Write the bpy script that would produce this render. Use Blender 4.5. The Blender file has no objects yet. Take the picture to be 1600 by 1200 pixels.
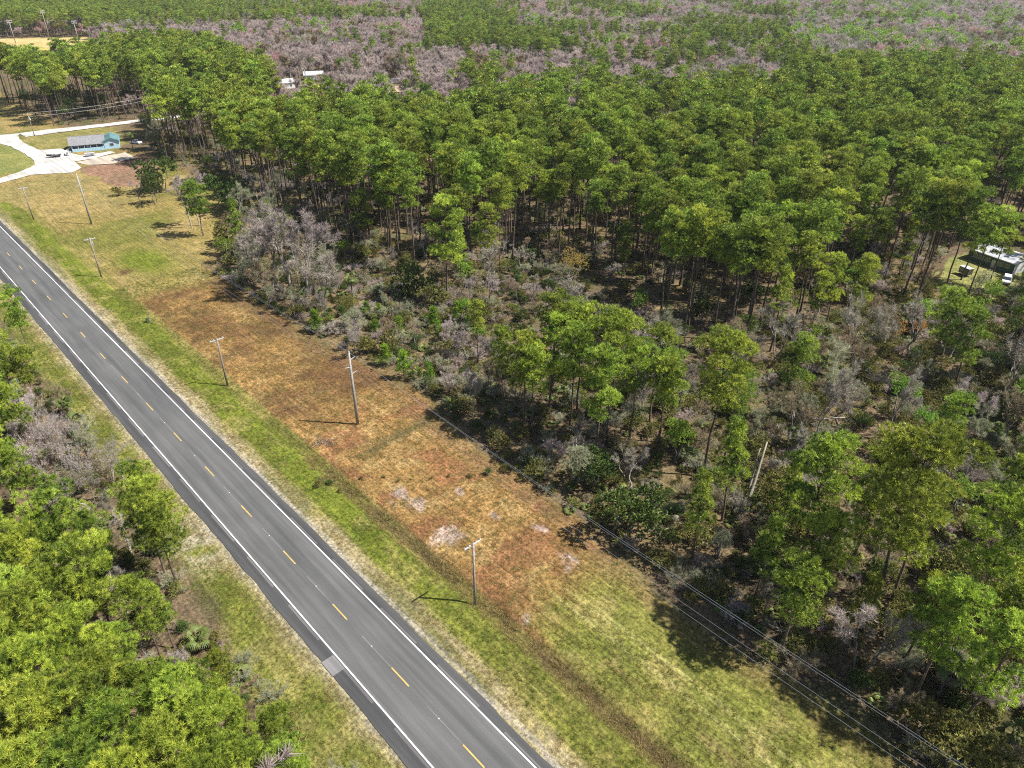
import bpy, math, random
import numpy as np
from math import radians as R
rng = np.random.default_rng(7)
random.seed(7)
S = bpy.context.scene
C = S.collection

# ------------------------------------------------------------------ camera, sky, sun, exposure
CAM_H, PITCH, ROLL, FPX = 67.31, 0.5432, 0.0078, 1120.0
from mathutils import Matrix
cd = bpy.data.cameras.new('camera'); cd.sensor_width = 36.0; cd.lens = FPX / 1600 * 36
cd.clip_start = 1.0; cd.clip_end = 20000
co = bpy.data.objects.new('camera', cd); C.objects.link(co)
co.matrix_world = Matrix.Translation((0, 0, CAM_H)) @ Matrix.Rotation(math.pi / 2 - PITCH, 4, 'X') @ Matrix.Rotation(ROLL, 4, 'Z')
S.camera = co
SUN_EL = R(54)
SUN_TO = np.array([math.cos(SUN_EL) * 0.995, math.cos(SUN_EL) * -0.09, math.sin(SUN_EL)])   # direction to the sun
W = bpy.data.worlds.new('World'); S.world = W; W.use_nodes = True
wn = W.node_tree.nodes; wl = W.node_tree.links
sky = wn.new('ShaderNodeTexSky'); sky.sky_type = 'NISHITA'; sky.sun_disc = False
sky.sun_elevation = SUN_EL; sky.sun_rotation = math.atan2(SUN_TO[0], SUN_TO[1])
wn['Background'].inputs[1].default_value = 0.07
wl.new(sky.outputs[0], wn['Background'].inputs[0])
sd = bpy.data.lights.new('sun', 'SUN'); sd.energy = 5.0; sd.angle = R(0.53); sd.color = (1.0, 0.955, 0.88)
so = bpy.data.objects.new('sun', sd); C.objects.link(so)
from mathutils import Vector
so.rotation_euler = Vector(SUN_TO).to_track_quat('Z', 'Y').to_euler()
vs = S.view_settings
S.display_settings.display_device = 'sRGB'
vs.view_transform = 'Standard'; vs.look = 'None'; vs.gamma = 1.0; vs.exposure = 1.05; vs.use_curve_mapping = False
S.render.engine = 'CYCLES'
S.cycles.use_denoising = False
S.cycles.max_bounces = 6; S.cycles.diffuse_bounces = 3; S.cycles.transmission_bounces = 3
S.cycles.glossy_bounces = 2; S.cycles.transparent_max_bounces = 4
S.cycles.filter_width = 1.1; S.cycles.sample_clamp_direct = 3.0; S.cycles.sample_clamp_indirect = 2.0

hm = bpy.data.materials.new('thin_air'); hm.use_nodes = True; hn = hm.node_tree; hn.nodes.clear()
ho = hn.nodes.new('ShaderNodeOutputMaterial'); hv = hn.nodes.new('ShaderNodeVolumePrincipled'); hv.inputs['Color'].default_value = (.90, .94, 1.0, 1); hv.inputs['Density'].default_value = .00006; hv.inputs['Anisotropy'].default_value = .2
hn.links.new(hv.outputs[0], ho.inputs['Volume'])
_x, _z0, _z1 = 9500.0, -2.2, 72.0
hme = bpy.data.meshes.new('haze'); hme.from_pydata([(a * _x, b * _x, c) for c in (_z0, _z1) for a, b in ((-1, -1), (1, -1), (1, 1), (-1, 1))], [], [(0, 3, 2, 1), (4, 5, 6, 7), (0, 1, 5, 4), (1, 2, 6, 5), (2, 3, 7, 6), (3, 0, 4, 7)]); hme.materials.append(hm)
hob = bpy.data.objects.new('haze', hme); C.objects.link(hob); hob['kind'] = 'stuff'; hob['label'] = 'thin pale haze over the far woods'

# ------------------------------------------------------------------ geometry of the place
ANG, OFF = -0.7586, 25.773           # the road's heading and its distance from the point under the camera
D = np.array([math.sin(ANG), math.cos(ANG)]); N = np.array([math.cos(ANG), -math.sin(ANG)])
def W2(u, v): return np.asarray(u)[..., None] * D + (np.asarray(v) + OFF)[..., None] * N
def UV(xy): xy = np.asarray(xy, float); return xy @ D, xy @ N - OFF
cp, sp = math.cos(PITCH), math.sin(PITCH); cr, sr = math.cos(ROLL), math.sin(ROLL)
def proj(P):
    P = np.asarray(P, float); x, y, z = P[..., 0], P[..., 1], P[..., 2] - CAM_H
    zc = y * cp - z * sp; yc = y * sp + z * cp
    return np.stack([800 + FPX * (x * cr + yc * sr) / zc, 600 - FPX * (-x * sr + yc * cr) / zc, zc], -1)
def G(px, py, z=0.0):
    a, b = (px - 800) / FPX, (600 - py) / FPX
    x = a * cr - b * sr; yc = a * sr + b * cr
    dy = cp + yc * sp; dz = -sp + yc * cp
    t = (CAM_H - z) / -dz
    return np.array([x * t, dy * t])
def Gs(pts, z=0.0): return np.array([G(p[0], p[1], p[2] if len(p) > 2 else z) for p in pts])
def height_to(base, top):             # how tall a plumb thing is that stands at BASE and ends at TOP in the photograph
    g = G(*base); hs = np.linspace(0.2, 40, 800)
    q = proj(np.stack([np.full(800, g[0]), np.full(800, g[1]), hs], -1))[:, :2]
    return float(hs[np.argmin(((q - np.array(top)) ** 2).sum(1))])
def inside(xy, poly):
    x, y = xy[:, 0], xy[:, 1]; r = np.zeros(len(x), bool); n = len(poly)
    for i in range(n):
        x1, y1 = poly[i]; x2, y2 = poly[(i + 1) % n]
        if y1 == y2: continue
        c = ((y1 > y) != (y2 > y)) & (x < (x2 - x1) * (y - y1) / (y2 - y1) + x1); r ^= c
    return r
_T = np.random.default_rng(3).random((256, 256))
def vnoise(x, y, s, o=0):
    x = np.asarray(x) / s + o * 17.31; y = np.asarray(y) / s + o * 5.77
    i, j = np.floor(x).astype(int), np.floor(y).astype(int); f, g = x - i, y - j
    f = f * f * (3 - 2 * f); g = g * g * (3 - 2 * g)
    T = lambda a, b: _T[a & 255, b & 255]
    return (T(i, j) * (1 - f) + T(i + 1, j) * f) * (1 - g) + (T(i, j + 1) * (1 - f) + T(i + 1, j + 1) * f) * g
def fbm(x, y, s, o=0): return (vnoise(x, y, s, o) * .5 + vnoise(x, y, s * .47, o + 1) * .27 + vnoise(x, y, s * .21, o + 2) * .15 + vnoise(x, y, s * .1, o + 3) * .08)
def sst(a, b, x): t = np.clip((np.asarray(x, float) - a) / (b - a), 0, 1); return t * t * (3 - 2 * t)
def hz(u, v):                          # the lie of the land
    u = np.asarray(u, float); v = np.asarray(v, float)
    dep = 0.75 * sst(92, 78, u) + 0.3 * sst(78, 92, u) * sst(300, 200, u)
    h = -dep * np.exp(-((v - 13.0 - 0.5 * np.sin(u / 23)) / 1.35) ** 2)
    h = h - 0.10 * sst(4.4, 7.5, np.abs(v)) - 0.25 * sst(6.5, 10, -v) * sst(14, 10, -v)
    h = h + (fbm(u, v, 14, 4) - .5) * 0.35 * sst(7, 14, np.abs(v)) * sst(330, 290, np.abs(u - 60)) + (vnoise(u, v, 1.6, 9) - .5) * 0.09 * sst(7.5, 11, np.abs(v))
    return np.where(np.abs(v) < 5.6, -0.06, h - 0.06)
def hzw(x, y):
    u, v = UV(np.array([x, y])); return float(hz(u, v))

# ------------------------------------------------------------------ helpers for objects
def tag(o, label=None, cat=None, group=None, kind=None):
    if label: o['label'] = label
    if cat: o['category'] = cat
    if group: o['group'] = group
    if kind: o['kind'] = kind
    return o
def mesh(name, v, f, m=None, smooth=False, attr=None):
    me = bpy.data.meshes.new(name); v = np.asarray(v, np.float32)
    if isinstance(f, np.ndarray):
        k = f.shape[1]; me.vertices.add(len(v)); me.vertices.foreach_set('co', v.ravel())
        me.loops.add(f.size); me.loops.foreach_set('vertex_index', f.ravel().astype(np.int32))
        me.polygons.add(len(f)); me.polygons.foreach_set('loop_start', np.arange(0, f.size, k, dtype=np.int32))
        me.update(calc_edges=True)
    else:
        me.from_pydata([tuple(map(float, a)) for a in v], [], f); me.update()
    if m is not None:
        for a in (m if isinstance(m, (list, tuple)) else [m]): me.materials.append(a)
    if smooth: me.polygons.foreach_set('use_smooth', np.ones(len(me.polygons), bool))
    if attr is not None:
        a = me.attributes.new('shade', 'FLOAT', 'POINT'); a.data.foreach_set('value', np.asarray(attr, np.float32))
    return me
def put(name, me, parent=None, loc=None):
    o = bpy.data.objects.new(name, me); C.objects.link(o)
    if parent is not None: o.parent = parent
    if loc is not None: o.location = loc
    return o
def empty(name, loc=(0, 0, 0), rz=0.0, sc=1.0):
    o = bpy.data.objects.new(name, None); C.objects.link(o); o.location = loc; o.rotation_euler = (0, 0, rz); o.scale = (sc, sc, sc) if not isinstance(sc, tuple) else sc
    o.empty_display_size = 0.3
    return o
class MB:                               # collects shapes for one mesh
    def __init__(s): s.v = []; s.f = []; s.mi = []
    def add(s, v, f, mi=0):
        b = len(s.v); s.v += [tuple(map(float, p)) for p in v]; s.f += [tuple(int(i) + b for i in q) for q in f]; s.mi += [mi] * len(f); return s
    def box(s, c, d, rz=0.0, mi=0, taper=1.0):
        x, y, z = np.array(d) / 2.0; ca, sa = math.cos(rz), math.sin(rz); P = []
        for zz in (-z, z):
            k = taper if zz > 0 else 1.0
            for a, b in ((-x, -y), (x, -y), (x, y), (-x, y)): P.append((c[0] + (a * ca - b * sa) * k, c[1] + (a * sa + b * ca) * k, c[2] + zz))
        return s.add(P, [(0, 3, 2, 1), (4, 5, 6, 7), (0, 1, 5, 4), (1, 2, 6, 5), (2, 3, 7, 6), (3, 0, 4, 7)], mi)
    def tube(s, pts, rad, n=6, mi=0, cap=True):
        pts = np.asarray(pts, float); rad = np.broadcast_to(rad, (len(pts),)); V = []; F = []
        for i, p in enumerate(pts):
            t = pts[min(i + 1, len(pts) - 1)] - pts[max(i - 1, 0)]; t = t / (np.linalg.norm(t) + 1e-9)
            a = np.cross(t, (0, 0, 1.0) if abs(t[2]) < .9 else (1.0, 0, 0)); a /= np.linalg.norm(a); b = np.cross(t, a)
            for k in range(n):
                q = 2 * math.pi * k / n; V.append(p + rad[i] * (math.cos(q) * a + math.sin(q) * b))
        for i in range(len(pts) - 1):
            for k in range(n): F.append((i * n + k, i * n + (k + 1) % n, (i + 1) * n + (k + 1) % n, (i + 1) * n + k))
        if cap: F += [tuple(range(n))[::-1], tuple(range((len(pts) - 1) * n, len(pts) * n))]
        return s.add(V, F, mi)
    def poly(s, P, mi=0): return s.add(P, [tuple(range(len(P)))], mi)
    def mesh(s, name, m, smooth=False):
        me = mesh(name, s.v, s.f, m, smooth)
        if any(s.mi): me.polygons.foreach_set('material_index', np.array(s.mi, np.int32))
        return me
    def build(s, name, m, parent=None, loc=None, smooth=False): return put(name, s.mesh(name, m, smooth), parent, loc)

# ------------------------------------------------------------------ materials
def newmat(name):
    m = bpy.data.materials.new(name); m.use_nodes = True; nt = m.node_tree
    return m, nt, nt.nodes['Principled BSDF'], nt.nodes['Material Output']
def nd(nt, t, **k):
    n = nt.nodes.new(t)
    for a, b in k.items():
        if a.startswith('i_'): n.inputs[int(a[2:])].default_value = b
        else: setattr(n, a, b)
    return n
def ramp(nt, src, stops):
    r = nt.nodes.new('ShaderNodeValToRGB'); e = r.color_ramp.elements
    while len(e) < len(stops): e.new(0.5)
    for el, (p, c) in zip(e, stops): el.position = p; el.color = (*c, 1) if len(c) == 3 else c
    nt.links.new(src, r.inputs[0]); return r.outputs[0]
def mixc(nt, fac, a, b, mode='MIX'):
    m = nt.nodes.new('ShaderNodeMix'); m.data_type = 'RGBA'; m.blend_type = mode
    for i, x in ((0, fac), (6, a), (7, b)):
        if hasattr(x, 'links') or isinstance(x, bpy.types.NodeSocket): nt.links.new(x, m.inputs[i])
        else: m.inputs[i].default_value = x if i == 0 else (*x, 1)
    return m.outputs[2]
def simple(name, col, rough=0.7, metal=0.0, var=0.12, scale=3.0, spec=0.3):
    m, nt, b, o = newmat(name)
    tc = nd(nt, 'ShaderNodeTexCoord'); nz = nd(nt, 'ShaderNodeTexNoise'); nz.inputs['Scale'].default_value = scale; nz.inputs['Detail'].default_value = 5
    nt.links.new(tc.outputs['Object'], nz.inputs['Vector'])
    lo = [c * (1 - var * 2) for c in col]; hi = [min(1, c * (1 + var * 1.2)) for c in col]
    nt.links.new(ramp(nt, nz.outputs['Fac'], [(.3, lo), (.7, hi)]), b.inputs['Base Color'])
    b.inputs['Roughness'].default_value = rough; b.inputs['Metallic'].default_value = metal; b.inputs['Specular IOR Level'].default_value = spec
    return m
def leafmat(name, c1, c2, c3, trans=0.35, rough=0.55, spec=0.25):
    """c1..c3: young to old leaf colours; each tuft carries its own 'shade', each tree its own tint"""
    m, nt, b, o = newmat(name); L = nt.links
    at = nd(nt, 'ShaderNodeAttribute'); at.attribute_name = 'shade'
    oi = nd(nt, 'ShaderNodeObjectInfo')
    col = ramp(nt, at.outputs['Fac'], [(0.0, c3), (.5, c2), (1.0, c1)])
    hs = nd(nt, 'ShaderNodeHueSaturation')
    mr = nd(nt, 'ShaderNodeMapRange'); L.new(oi.outputs['Random'], mr.inputs[0]); mr.inputs[3].default_value = .487; mr.inputs[4].default_value = .522
    mu = nd(nt, 'ShaderNodeMath', operation='MULTIPLY'); L.new(oi.outputs['Random'], mu.inputs[0]); mu.inputs[1].default_value = 7.31
    fr = nd(nt, 'ShaderNodeMath', operation='FRACT'); L.new(mu.outputs[0], fr.inputs[0])
    mv = nd(nt, 'ShaderNodeMapRange'); L.new(fr.outputs[0], mv.inputs[0]); mv.inputs[3].default_value = .78; mv.inputs[4].default_value = 1.28
    L.new(col, hs.inputs['Color']); L.new(mr.outputs[0], hs.inputs['Hue']); L.new(mv.outputs[0], hs.inputs['Value'])
    L.new(hs.outputs[0], b.inputs['Base Color']); b.inputs['Roughness'].default_value = rough; b.inputs['Specular IOR Level'].default_value = spec
    if trans > 0:
        tr = nd(nt, 'ShaderNodeBsdfTranslucent'); L.new(hs.outputs[0], tr.inputs[0])
        mx = nd(nt, 'ShaderNodeMixShader'); mx.inputs[0].default_value = trans
        L.new(b.outputs[0], mx.inputs[1]); L.new(tr.outputs[0], mx.inputs[2]); L.new(mx.outputs[0], o.inputs[0])
    return m
def barkmat(name, a, b_):
    m, nt, b, o = newmat(name); L = nt.links
    tc = nd(nt, 'ShaderNodeTexCoord'); mp = nd(nt, 'ShaderNodeMapping'); mp.inputs['Scale'].default_value = (6, 6, 1.2)
    nz = nd(nt, 'ShaderNodeTexNoise'); nz.inputs['Scale'].default_value = 1.5; nz.inputs['Detail'].default_value = 6
    L.new(tc.outputs['Object'], mp.inputs[0]); L.new(mp.outputs[0], nz.inputs['Vector'])
    oi = nd(nt, 'ShaderNodeObjectInfo')
    c = ramp(nt, nz.outputs['Fac'], [(.32, a), (.68, b_)])
    hs = nd(nt, 'ShaderNodeHueSaturation'); mv = nd(nt, 'ShaderNodeMapRange'); L.new(oi.outputs['Random'], mv.inputs[0]); mv.inputs[3].default_value = .7; mv.inputs[4].default_value = 1.3
    L.new(mv.outputs[0], hs.inputs['Value']); L.new(c, hs.inputs['Color']); L.new(hs.outputs[0], b.inputs['Base Color'])
    b.inputs['Roughness'].default_value = .9; b.inputs['Specular IOR Level'].default_value = .1
    return m
M = {}
M['needle'] = leafmat('pine_needles', (.47, .53, .072), (.245, .315, .040), (.052, .09, .014), .27, .45, .35)
M['needle_young'] = leafmat('young_pine_needles', (.30, .44, .036), (.19, .31, .026), (.08, .15, .018), .42, .45, .35)
M['dark_leaf'] = leafmat('evergreen_leaves', (.125, .165, .036), (.078, .115, .024), (.038, .06, .015), .28, .5, .25)
M['olive_leaf'] = leafmat('olive_leaves', (.31, .285, .085), (.20, .19, .055), (.10, .105, .032), .32, .7, .08)
M['lime_leaf'] = leafmat('new_spring_leaves', (.34, .46, .06), (.24, .36, .048), (.15, .23, .035), .42)
M['orange_leaf'] = leafmat('rusty_leaves', (.50, .24, .06), (.38, .16, .04), (.22, .10, .035), .3)
M['yellow_leaf'] = leafmat('yellow_brown_leaves', (.36, .27, .07), (.27, .20, .055), (.16, .13, .04), .35)
M['twig'] = leafmat('grey_twigs', (.42, .375, .32), (.295, .26, .215), (.16, .135, .108), .08, .9, .03)
M['twig_mauve'] = leafmat('mauve_budding_twigs', (.58, .48, .445), (.44, .36, .33), (.26, .205, .19), .4, .8, .1)
M['twig_pale'] = leafmat('pale_bare_twigs', (.50, .43, .40), (.36, .30, .28), (.20, .165, .15), .12, .8, .05)
M['twig_far_grey'] = leafmat('far_grey_twigs', (.56, .50, .46), (.42, .37, .335), (.25, .215, .195), .4, .8, .05)
M['twig_pink'] = leafmat('pink_budding_twigs', (.58, .40, .375), (.46, .29, .275), (.28, .165, .155), .4, .8, .1)
M['twig_tan'] = leafmat('tan_twigs', (.38, .305, .19), (.27, .21, .13), (.145, .112, .068), .1, .8, .1)
M['twig_greenish'] = leafmat('grey_green_twigs', (.42, .42, .27), (.30, .305, .19), (.17, .175, .11), .3, .8, .1)
M['palm_leaf'] = leafmat('palm_fronds', (.21, .23, .06), (.115, .145, .038), (.06, .085, .025), .25, .5, .2)
M['palm_dead'] = leafmat('dead_palm_fronds', (.30, .26, .19), (.21, .18, .13), (.12, .10, .075), .1, .8, .1)
M['grass_green'] = leafmat('green_grass_blades', (.21, .26, .035), (.135, .19, .028), (.08, .12, .02), .3)
M['grass_tan'] = leafmat('dry_grass_blades', (.42, .33, .14), (.30, .23, .09), (.18, .13, .05), .25)
M['grass_rust'] = leafmat('rusty_grass_blades', (.36, .22, .075), (.26, .15, .05), (.13, .07, .03), .25)
M['grass_olive'] = leafmat('olive_grass_blades', (.30, .27, .07), (.21, .195, .05), (.13, .13, .035), .3)
M['bark'] = barkmat('pine_bark', (.055, .04, .032), (.17, .125, .10))
M['bark_grey'] = barkmat('grey_bark', (.10, .09, .08), (.27, .25, .225))
M['bark_palm'] = barkmat('palm_bark', (.09, .075, .06), (.24, .21, .17))
M['deadwood'] = barkmat('weathered_wood', (.16, .14, .115), (.36, .32, .27))
M['pole_wood'] = barkmat('weathered_pole', (.15, .125, .105), (.32, .28, .245))
M['pole_pale'] = simple('pale_concrete_pole', (.30, .285, .265), .8, 0, .1, 2)
M['arm'] = simple('bleached_crossarm', (.42, .41, .39), .8, 0, .1, 4)
M['steel'] = simple('galvanised_steel', (.45, .46, .47), .45, .6, .08, 4)
M['dark_metal'] = simple('dark_metal', (.05, .05, .055), .5, .4, .1, 4)
M['wire'] = simple('wire_aluminium', (.42, .42, .42), .4, .5, .05, 1)
M['porcelain'] = simple('insulator', (.6, .6, .58), .3, 0, .05, 4)
M['white_paint'] = simple('white_paint', (.58, .58, .58), .5, 0, .05, 2)
M['white_metal'] = simple('white_roof_metal', (.40, .41, .43), .55, 0, .2, 1.3)
M['blue_wall'] = simple('blue_siding', (.36, .53, .64), .7, 0, .07, 1.5)
M['blue_shaded'] = simple('shaded_blue_siding', (.10, .20, .30), .7, 0, .08, 1.5)  # darker blue for the main wall: eave and porch shade put into the colour
M['teal_roof'] = simple('teal_roof_metal', (.10, .20, .215), .6, 0, .14, .7)
M['shingle'] = simple('grey_shingle', (.19, .19, .2), .9, 0, .16, 1.5)
M['glass'] = simple('window_glass', (.03, .04, .05), .08, 0, .05, 1, .8)
M['rubber'] = simple('tyre_rubber', (.02, .02, .02), .9, 0, .1, 4)
M['car_white'] = simple('white_car_paint', (.6, .6, .61), .25, 0, .03, 1, .6)
M['car_dark'] = simple('dark_car_paint', (.035, .035, .04), .25, 0, .05, 1, .6)
M['tarp_blue'] = simple('blue_tarp', (.12, .25, .48), .6, 0, .15, 1.5)
M['green_wall'] = simple('dark_green_siding', (.07, .12, .115), .7, 0, .1, 1.5)
M['concrete'] = simple('pale_concrete', (.42, .40, .38), .9, 0, .1, 1.5)
M['plastic_green'] = simple('green_pedestal', (.05, .08, .05), .6, 0, .1, 3)
M['red'] = simple('red_plastic', (.40, .06, .04), .5, 0, .1, 3)

def coordmap(nt, scale):
    tc = nd(nt, 'ShaderNodeTexCoord'); mp = nd(nt, 'ShaderNodeMapping')
    vr = nd(nt, 'ShaderNodeVectorRotate', rotation_type='Z_AXIS'); vr.inputs['Angle'].default_value = ANG
    nt.links.new(tc.outputs['Object'], vr.inputs['Vector']); nt.links.new(vr.outputs[0], mp.inputs[0]); mp.inputs['Scale'].default_value = scale
    return mp.outputs[0]
def groundmat():
    m, nt, b, o = newmat('ground_cover'); L = nt.links
    at = nd(nt, 'ShaderNodeAttribute'); at.attribute_name = 'cover'
    def nz(sc, det, rough=.6, s=(1, 1, 1)):
        n = nd(nt, 'ShaderNodeTexNoise'); n.inputs['Scale'].default_value = sc; n.inputs['Detail'].default_value = det; n.inputs['Roughness'].default_value = rough
        L.new(coordmap(nt, s), n.inputs['Vector']); return n.outputs['Fac']
    fine = nz(2.6, 6, .75); mow = nz(.9, 4, .65, (3.2, .16, 1)); mid = nz(.28, 5, .65)
    c = at.outputs['Color']
    c = mixc(nt, 1.0, c, ramp(nt, fine, [(.30, (.22, .20, .19)), (.5, (.95, .95, .95)), (.70, (1.9, 1.82, 1.7))]), 'MULTIPLY')
    c = mixc(nt, 1.0, c, ramp(nt, mow, [(.3, (.62, .64, .62)), (.7, (1.3, 1.27, 1.25))]), 'MULTIPLY')
    c = mixc(nt, 1.0, c, ramp(nt, mid, [(.3, (.70, .74, .72)), (.7, (1.26, 1.22, 1.2))]), 'MULTIPLY')
    L.new(c, b.inputs['Base Color']); b.inputs['Roughness'].default_value = .95; b.inputs['Specular IOR Level'].default_value = .05
    bp = nd(nt, 'ShaderNodeBump'); bp.inputs['Strength'].default_value = .8; bp.inputs['Distance'].default_value = .25
    L.new(fine, bp.inputs['Height']); L.new(bp.outputs[0], b.inputs['Normal'])
    return m
def roadmat(name, base, blot=.1):
    m, nt, b, o = newmat(name); L = nt.links
    def nz(sc, det, s=(1, 1, 1), r=.6):
        n = nd(nt, 'ShaderNodeTexNoise'); n.inputs['Scale'].default_value = sc; n.inputs['Detail'].default_value = det; n.inputs['Roughness'].default_value = r
        L.new(coordmap(nt, s), n.inputs['Vector']); return n.outputs['Fac']
    c = mixc(nt, 1.0, base, ramp(nt, nz(1.0, 3, (1.0, .035, 1)), [(.34, (.74, .74, .75)), (.66, (1.2, 1.19, 1.18))]), 'MULTIPLY')
    c = mixc(nt, 1.0, c, ramp(nt, nz(7, 5, r=.8), [(.3, (.82, .82, .82)), (.7, (1.16, 1.16, 1.16))]), 'MULTIPLY')
    c = mixc(nt, 1.0, c, ramp(nt, nz(.12, 4), [(.3, (1 - blot, 1 - blot * 1.02, 1 - blot * 1.05)), (.7, (1 + blot, 1 + blot * .95, 1 + blot * .8))]), 'MULTIPLY')
    L.new(c, b.inputs['Base Color']); b.inputs['Roughness'].default_value = .85; b.inputs['Specular IOR Level'].default_value = .2
    bp = nd(nt, 'ShaderNodeBump'); bp.inputs['Strength'].default_value = .3; bp.inputs['Distance'].default_value = .02
    L.new(nz(18, 3), bp.inputs['Height']); L.new(bp.outputs[0], b.inputs['Normal'])
    return m
M['ground'] = groundmat()
M['asphalt'] = roadmat('lane_asphalt', (.090, .091, .091))
M['shoulder'] = roadmat('shoulder_asphalt', (.058, .058, .060))
M['patch'] = roadmat('pale_concrete_patch', (.17, .165, .168))
M['rumble'] = roadmat('milled_rumble_strip', (.115, .112, .11))
M['seam'] = roadmat('worn_joint', (.155, .15, .145))
M['line_white'] = simple('white_road_paint', (.60, .60, .59), .7, 0, .14, 1.2)
M['line_yellow'] = simple('yellow_road_paint', (.46, .31, .085), .7, 0, .12, 1.2)
M['gravel'] = roadmat('white_shell_gravel', (.42, .405, .385), .28)
M['sand'] = roadmat('pale_sand', (.36, .31, .25))

# ------------------------------------------------------------------ the ground: one sheet to the horizon
def zone_colour(u, v, xy):
    n1 = fbm(u, v, 9, 1); n2 = fbm(u, v, 22, 7); n3 = fbm(u, v, 3.2, 12); nl = vnoise(u, v * 6, 14, 20)
    c3 = lambda c: np.array(c, float)
    green, bright, olive, tan = c3((.15, .17, .035)), c3((.165, .20, .030)), c3((.265, .235, .075)), c3((.37, .315, .185))
    orange, brown, rust, litter, white = c3((.345, .215, .085)), c3((.105, .062, .035)), c3((.26, .125, .065)), c3((.175, .132, .085)), c3((.62, .57, .55))
    col = np.empty((len(u), 3)); col[:] = litter
    def mix(w, c):
        nonlocal col
        w = np.clip(w, 0, 1)[:, None]; col = col * (1 - w) + c * w
    mix(sst(.45, .7, n2), c3((.22, .165, .09))); mix(sst(.5, .72, n1) * .6, c3((.10, .115, .04)))
    jag = (n1 - .5) * 5
    edge = 33 + jag - 3.5 * sst(60, 20, u) + 3 * np.exp(-((u - 95) / 14) ** 2) + sst(165, 215, u) * 34 - sst(290, 330, u) * 10
    open_r = sst(1.5, -1.5, v - edge) * (v > 3)
    mix(open_r, olive)
    # far mown field past the lot
    f = open_r * sst(160, 172, u); mix(f, c3((.295, .235, .085))); mix(f * sst(.44, .62, n1), c3((.37, .285, .12))); mix(f * sst(.52, .68, n2) * .7, green)
    f = open_r * np.exp(-(((u - 188) / 11) ** 2 + ((v - 24) / 6) ** 2)) * 1.3; mix(f, bright)
    f = open_r * np.exp(-(((u - 183) / 3) ** 2 + ((v - 17) / 2.6) ** 2)) * sst(.4, .6, n3); mix(f, brown * 1.4)
    # the dry lot
    f = open_r * sst(32 + jag * 2, 44 + jag * 2, u) * sst(168, 160, u + jag) * sst(12.5, 15, v + (n3 - .5) * 3); mix(f, orange)
    mix(f * sst(.5, .66, n3) * .7, c3((.45, .315, .14)))
    sc = f * sst(88, 100, u) * sst(.43, .58, n2 * .5 + n1 * .5); mix(sc * .8 * sst(.28, .6, n3 * .6 + fbm(u, v, 1.5, 77) * .4), brown); mix(f * sst(88, 100, u) * sst(.5, .62, fbm(u, v, 7, 31)) * .55, c3((.16, .085, .045)))
    mix(f * sst(120, 135, u) * sst(26, 34, v) * .6, brown)
    mix(f * sst(.54, .66, fbm(u, v, 6, 41)) * sst(100, 86, u) * .75, rust)
    wp = np.zeros(len(u))
    for (a, b, r) in WHITE_SPOTS: wp = np.maximum(wp, np.exp(-(((u - a) / r) ** 2 + ((v - b) / (r * .8)) ** 2)))
    n5 = fbm(u, v * 1.7, 1.7, 57); mix(sst(.0, .22, wp * .62 + (n5 - .5) * 1.5 + (n3 - .5) * .8 - .28) * sst(.06, .2, wp) * .7, white * c3((.80, .70, .70)))
    # the near pasture
    f = open_r * sst(48 + jag * 2, 36 + jag * 2, u) * sst(14.5, 16, v); mix(f * .9, c3((.22, .225, .056))); mix(f * sst(.45, .62, n1) * .6, c3((.165, .19, .04))); mix(f * sst(.52, .7, n3) * .5, c3((.38, .31, .13)))
    for tv in (20.3, 22.2):
        mix(f * np.exp(-((v - tv - .5 * np.sin(u / 17)) / .24) ** 2) * .85, c3((.44, .42, .16)))
    mix(f * np.exp(-((v - 17.8 - .4 * np.sin(u / 11)) / .4) ** 2) * .35 * sst(.4, .6, n3), brown * 2)
    mix(open_r * sst(4, 0, np.abs(v - edge)) * .6, c3((.20, .115, .07)))     # fallen needles along the wood, with tree-line shade painted into the brown
    # verge between road and lot
    w = (v > 4) & (v < 14.5)
    vj = v + (n1 - .5) * 2.2
    mix(w * 1.0, olive); mix(w * sst(6.8, 8.6, vj) * sst(13.2, 11.8, vj), bright); mix(w * sst(8.2, 6.6, vj), tan); mix(w * sst(.5, .64, n3) * .55 * sst(12, 11, vj), c3((.32, .28, .10)))
    mix(w * sst(62, 40, u) * sst(7, 9, vj) * .35, olive)
    mix(w * sst(.54, .7, nl) * .5, green * .75)
    for tv, ts in ((8.9, .35), (9.9, .6), (10.8, .55), (11.5, .7), (12.1, .5)): mix((v > 4) * sst(92, 60, u) * np.exp(-((v - tv - .35 * np.sin(u / 19)) / .11) ** 2) * ts * sst(.3, .5, n3), c3((.075, .075, .028)))
    dit = np.exp(-((v - 13.2 - .5 * np.sin(u / 23)) / 1.0) ** 2) * sst(88, 80, u)
    mix(dit * (.35 + .65 * sst(.35, .55, n3)) * sst(6, 18, 90 - u), c3((.115, .085, .045)))
    mix(np.exp(-(((u - 80.5 - (v - 12) * .08) / 1.3) ** 2)) * (v > 11) * (v < 36) * sst(.36, .5, n3) * .9, c3((.13, .11, .05)))
    # left verge
    le = -10.2 + (n1 - .5) * 4 - 2.2 * sst(70, 45, u)
    w = (v < -4) * sst(-1.2, 1.0, v - le); mix(w, c3((.20, .215, .05))); mix(w * sst(.46, .62, n1), green); mix(w * sst(.48, .62, n3) * .7, c3((.30, .27, .095)))
    mix((v < -4) * sst(-7.4, -5.8, v + (n3 - .5) * 2) * .75, tan); mix((v < -4) * np.exp(-(((u - 80) / 5) ** 2 + ((v + 8) / 2.4) ** 2)) * sst(.38, .56, n3), c3((.55, .47, .38)))
    # crumbled pale edge along the pavement
    mix(np.exp(-((np.abs(v) - 5.35 - (n3 - .5) * .7) / .28) ** 2) * (.85 * (v > 0) + .6 * (v < 0)), c3((.43, .40, .375)))
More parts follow.
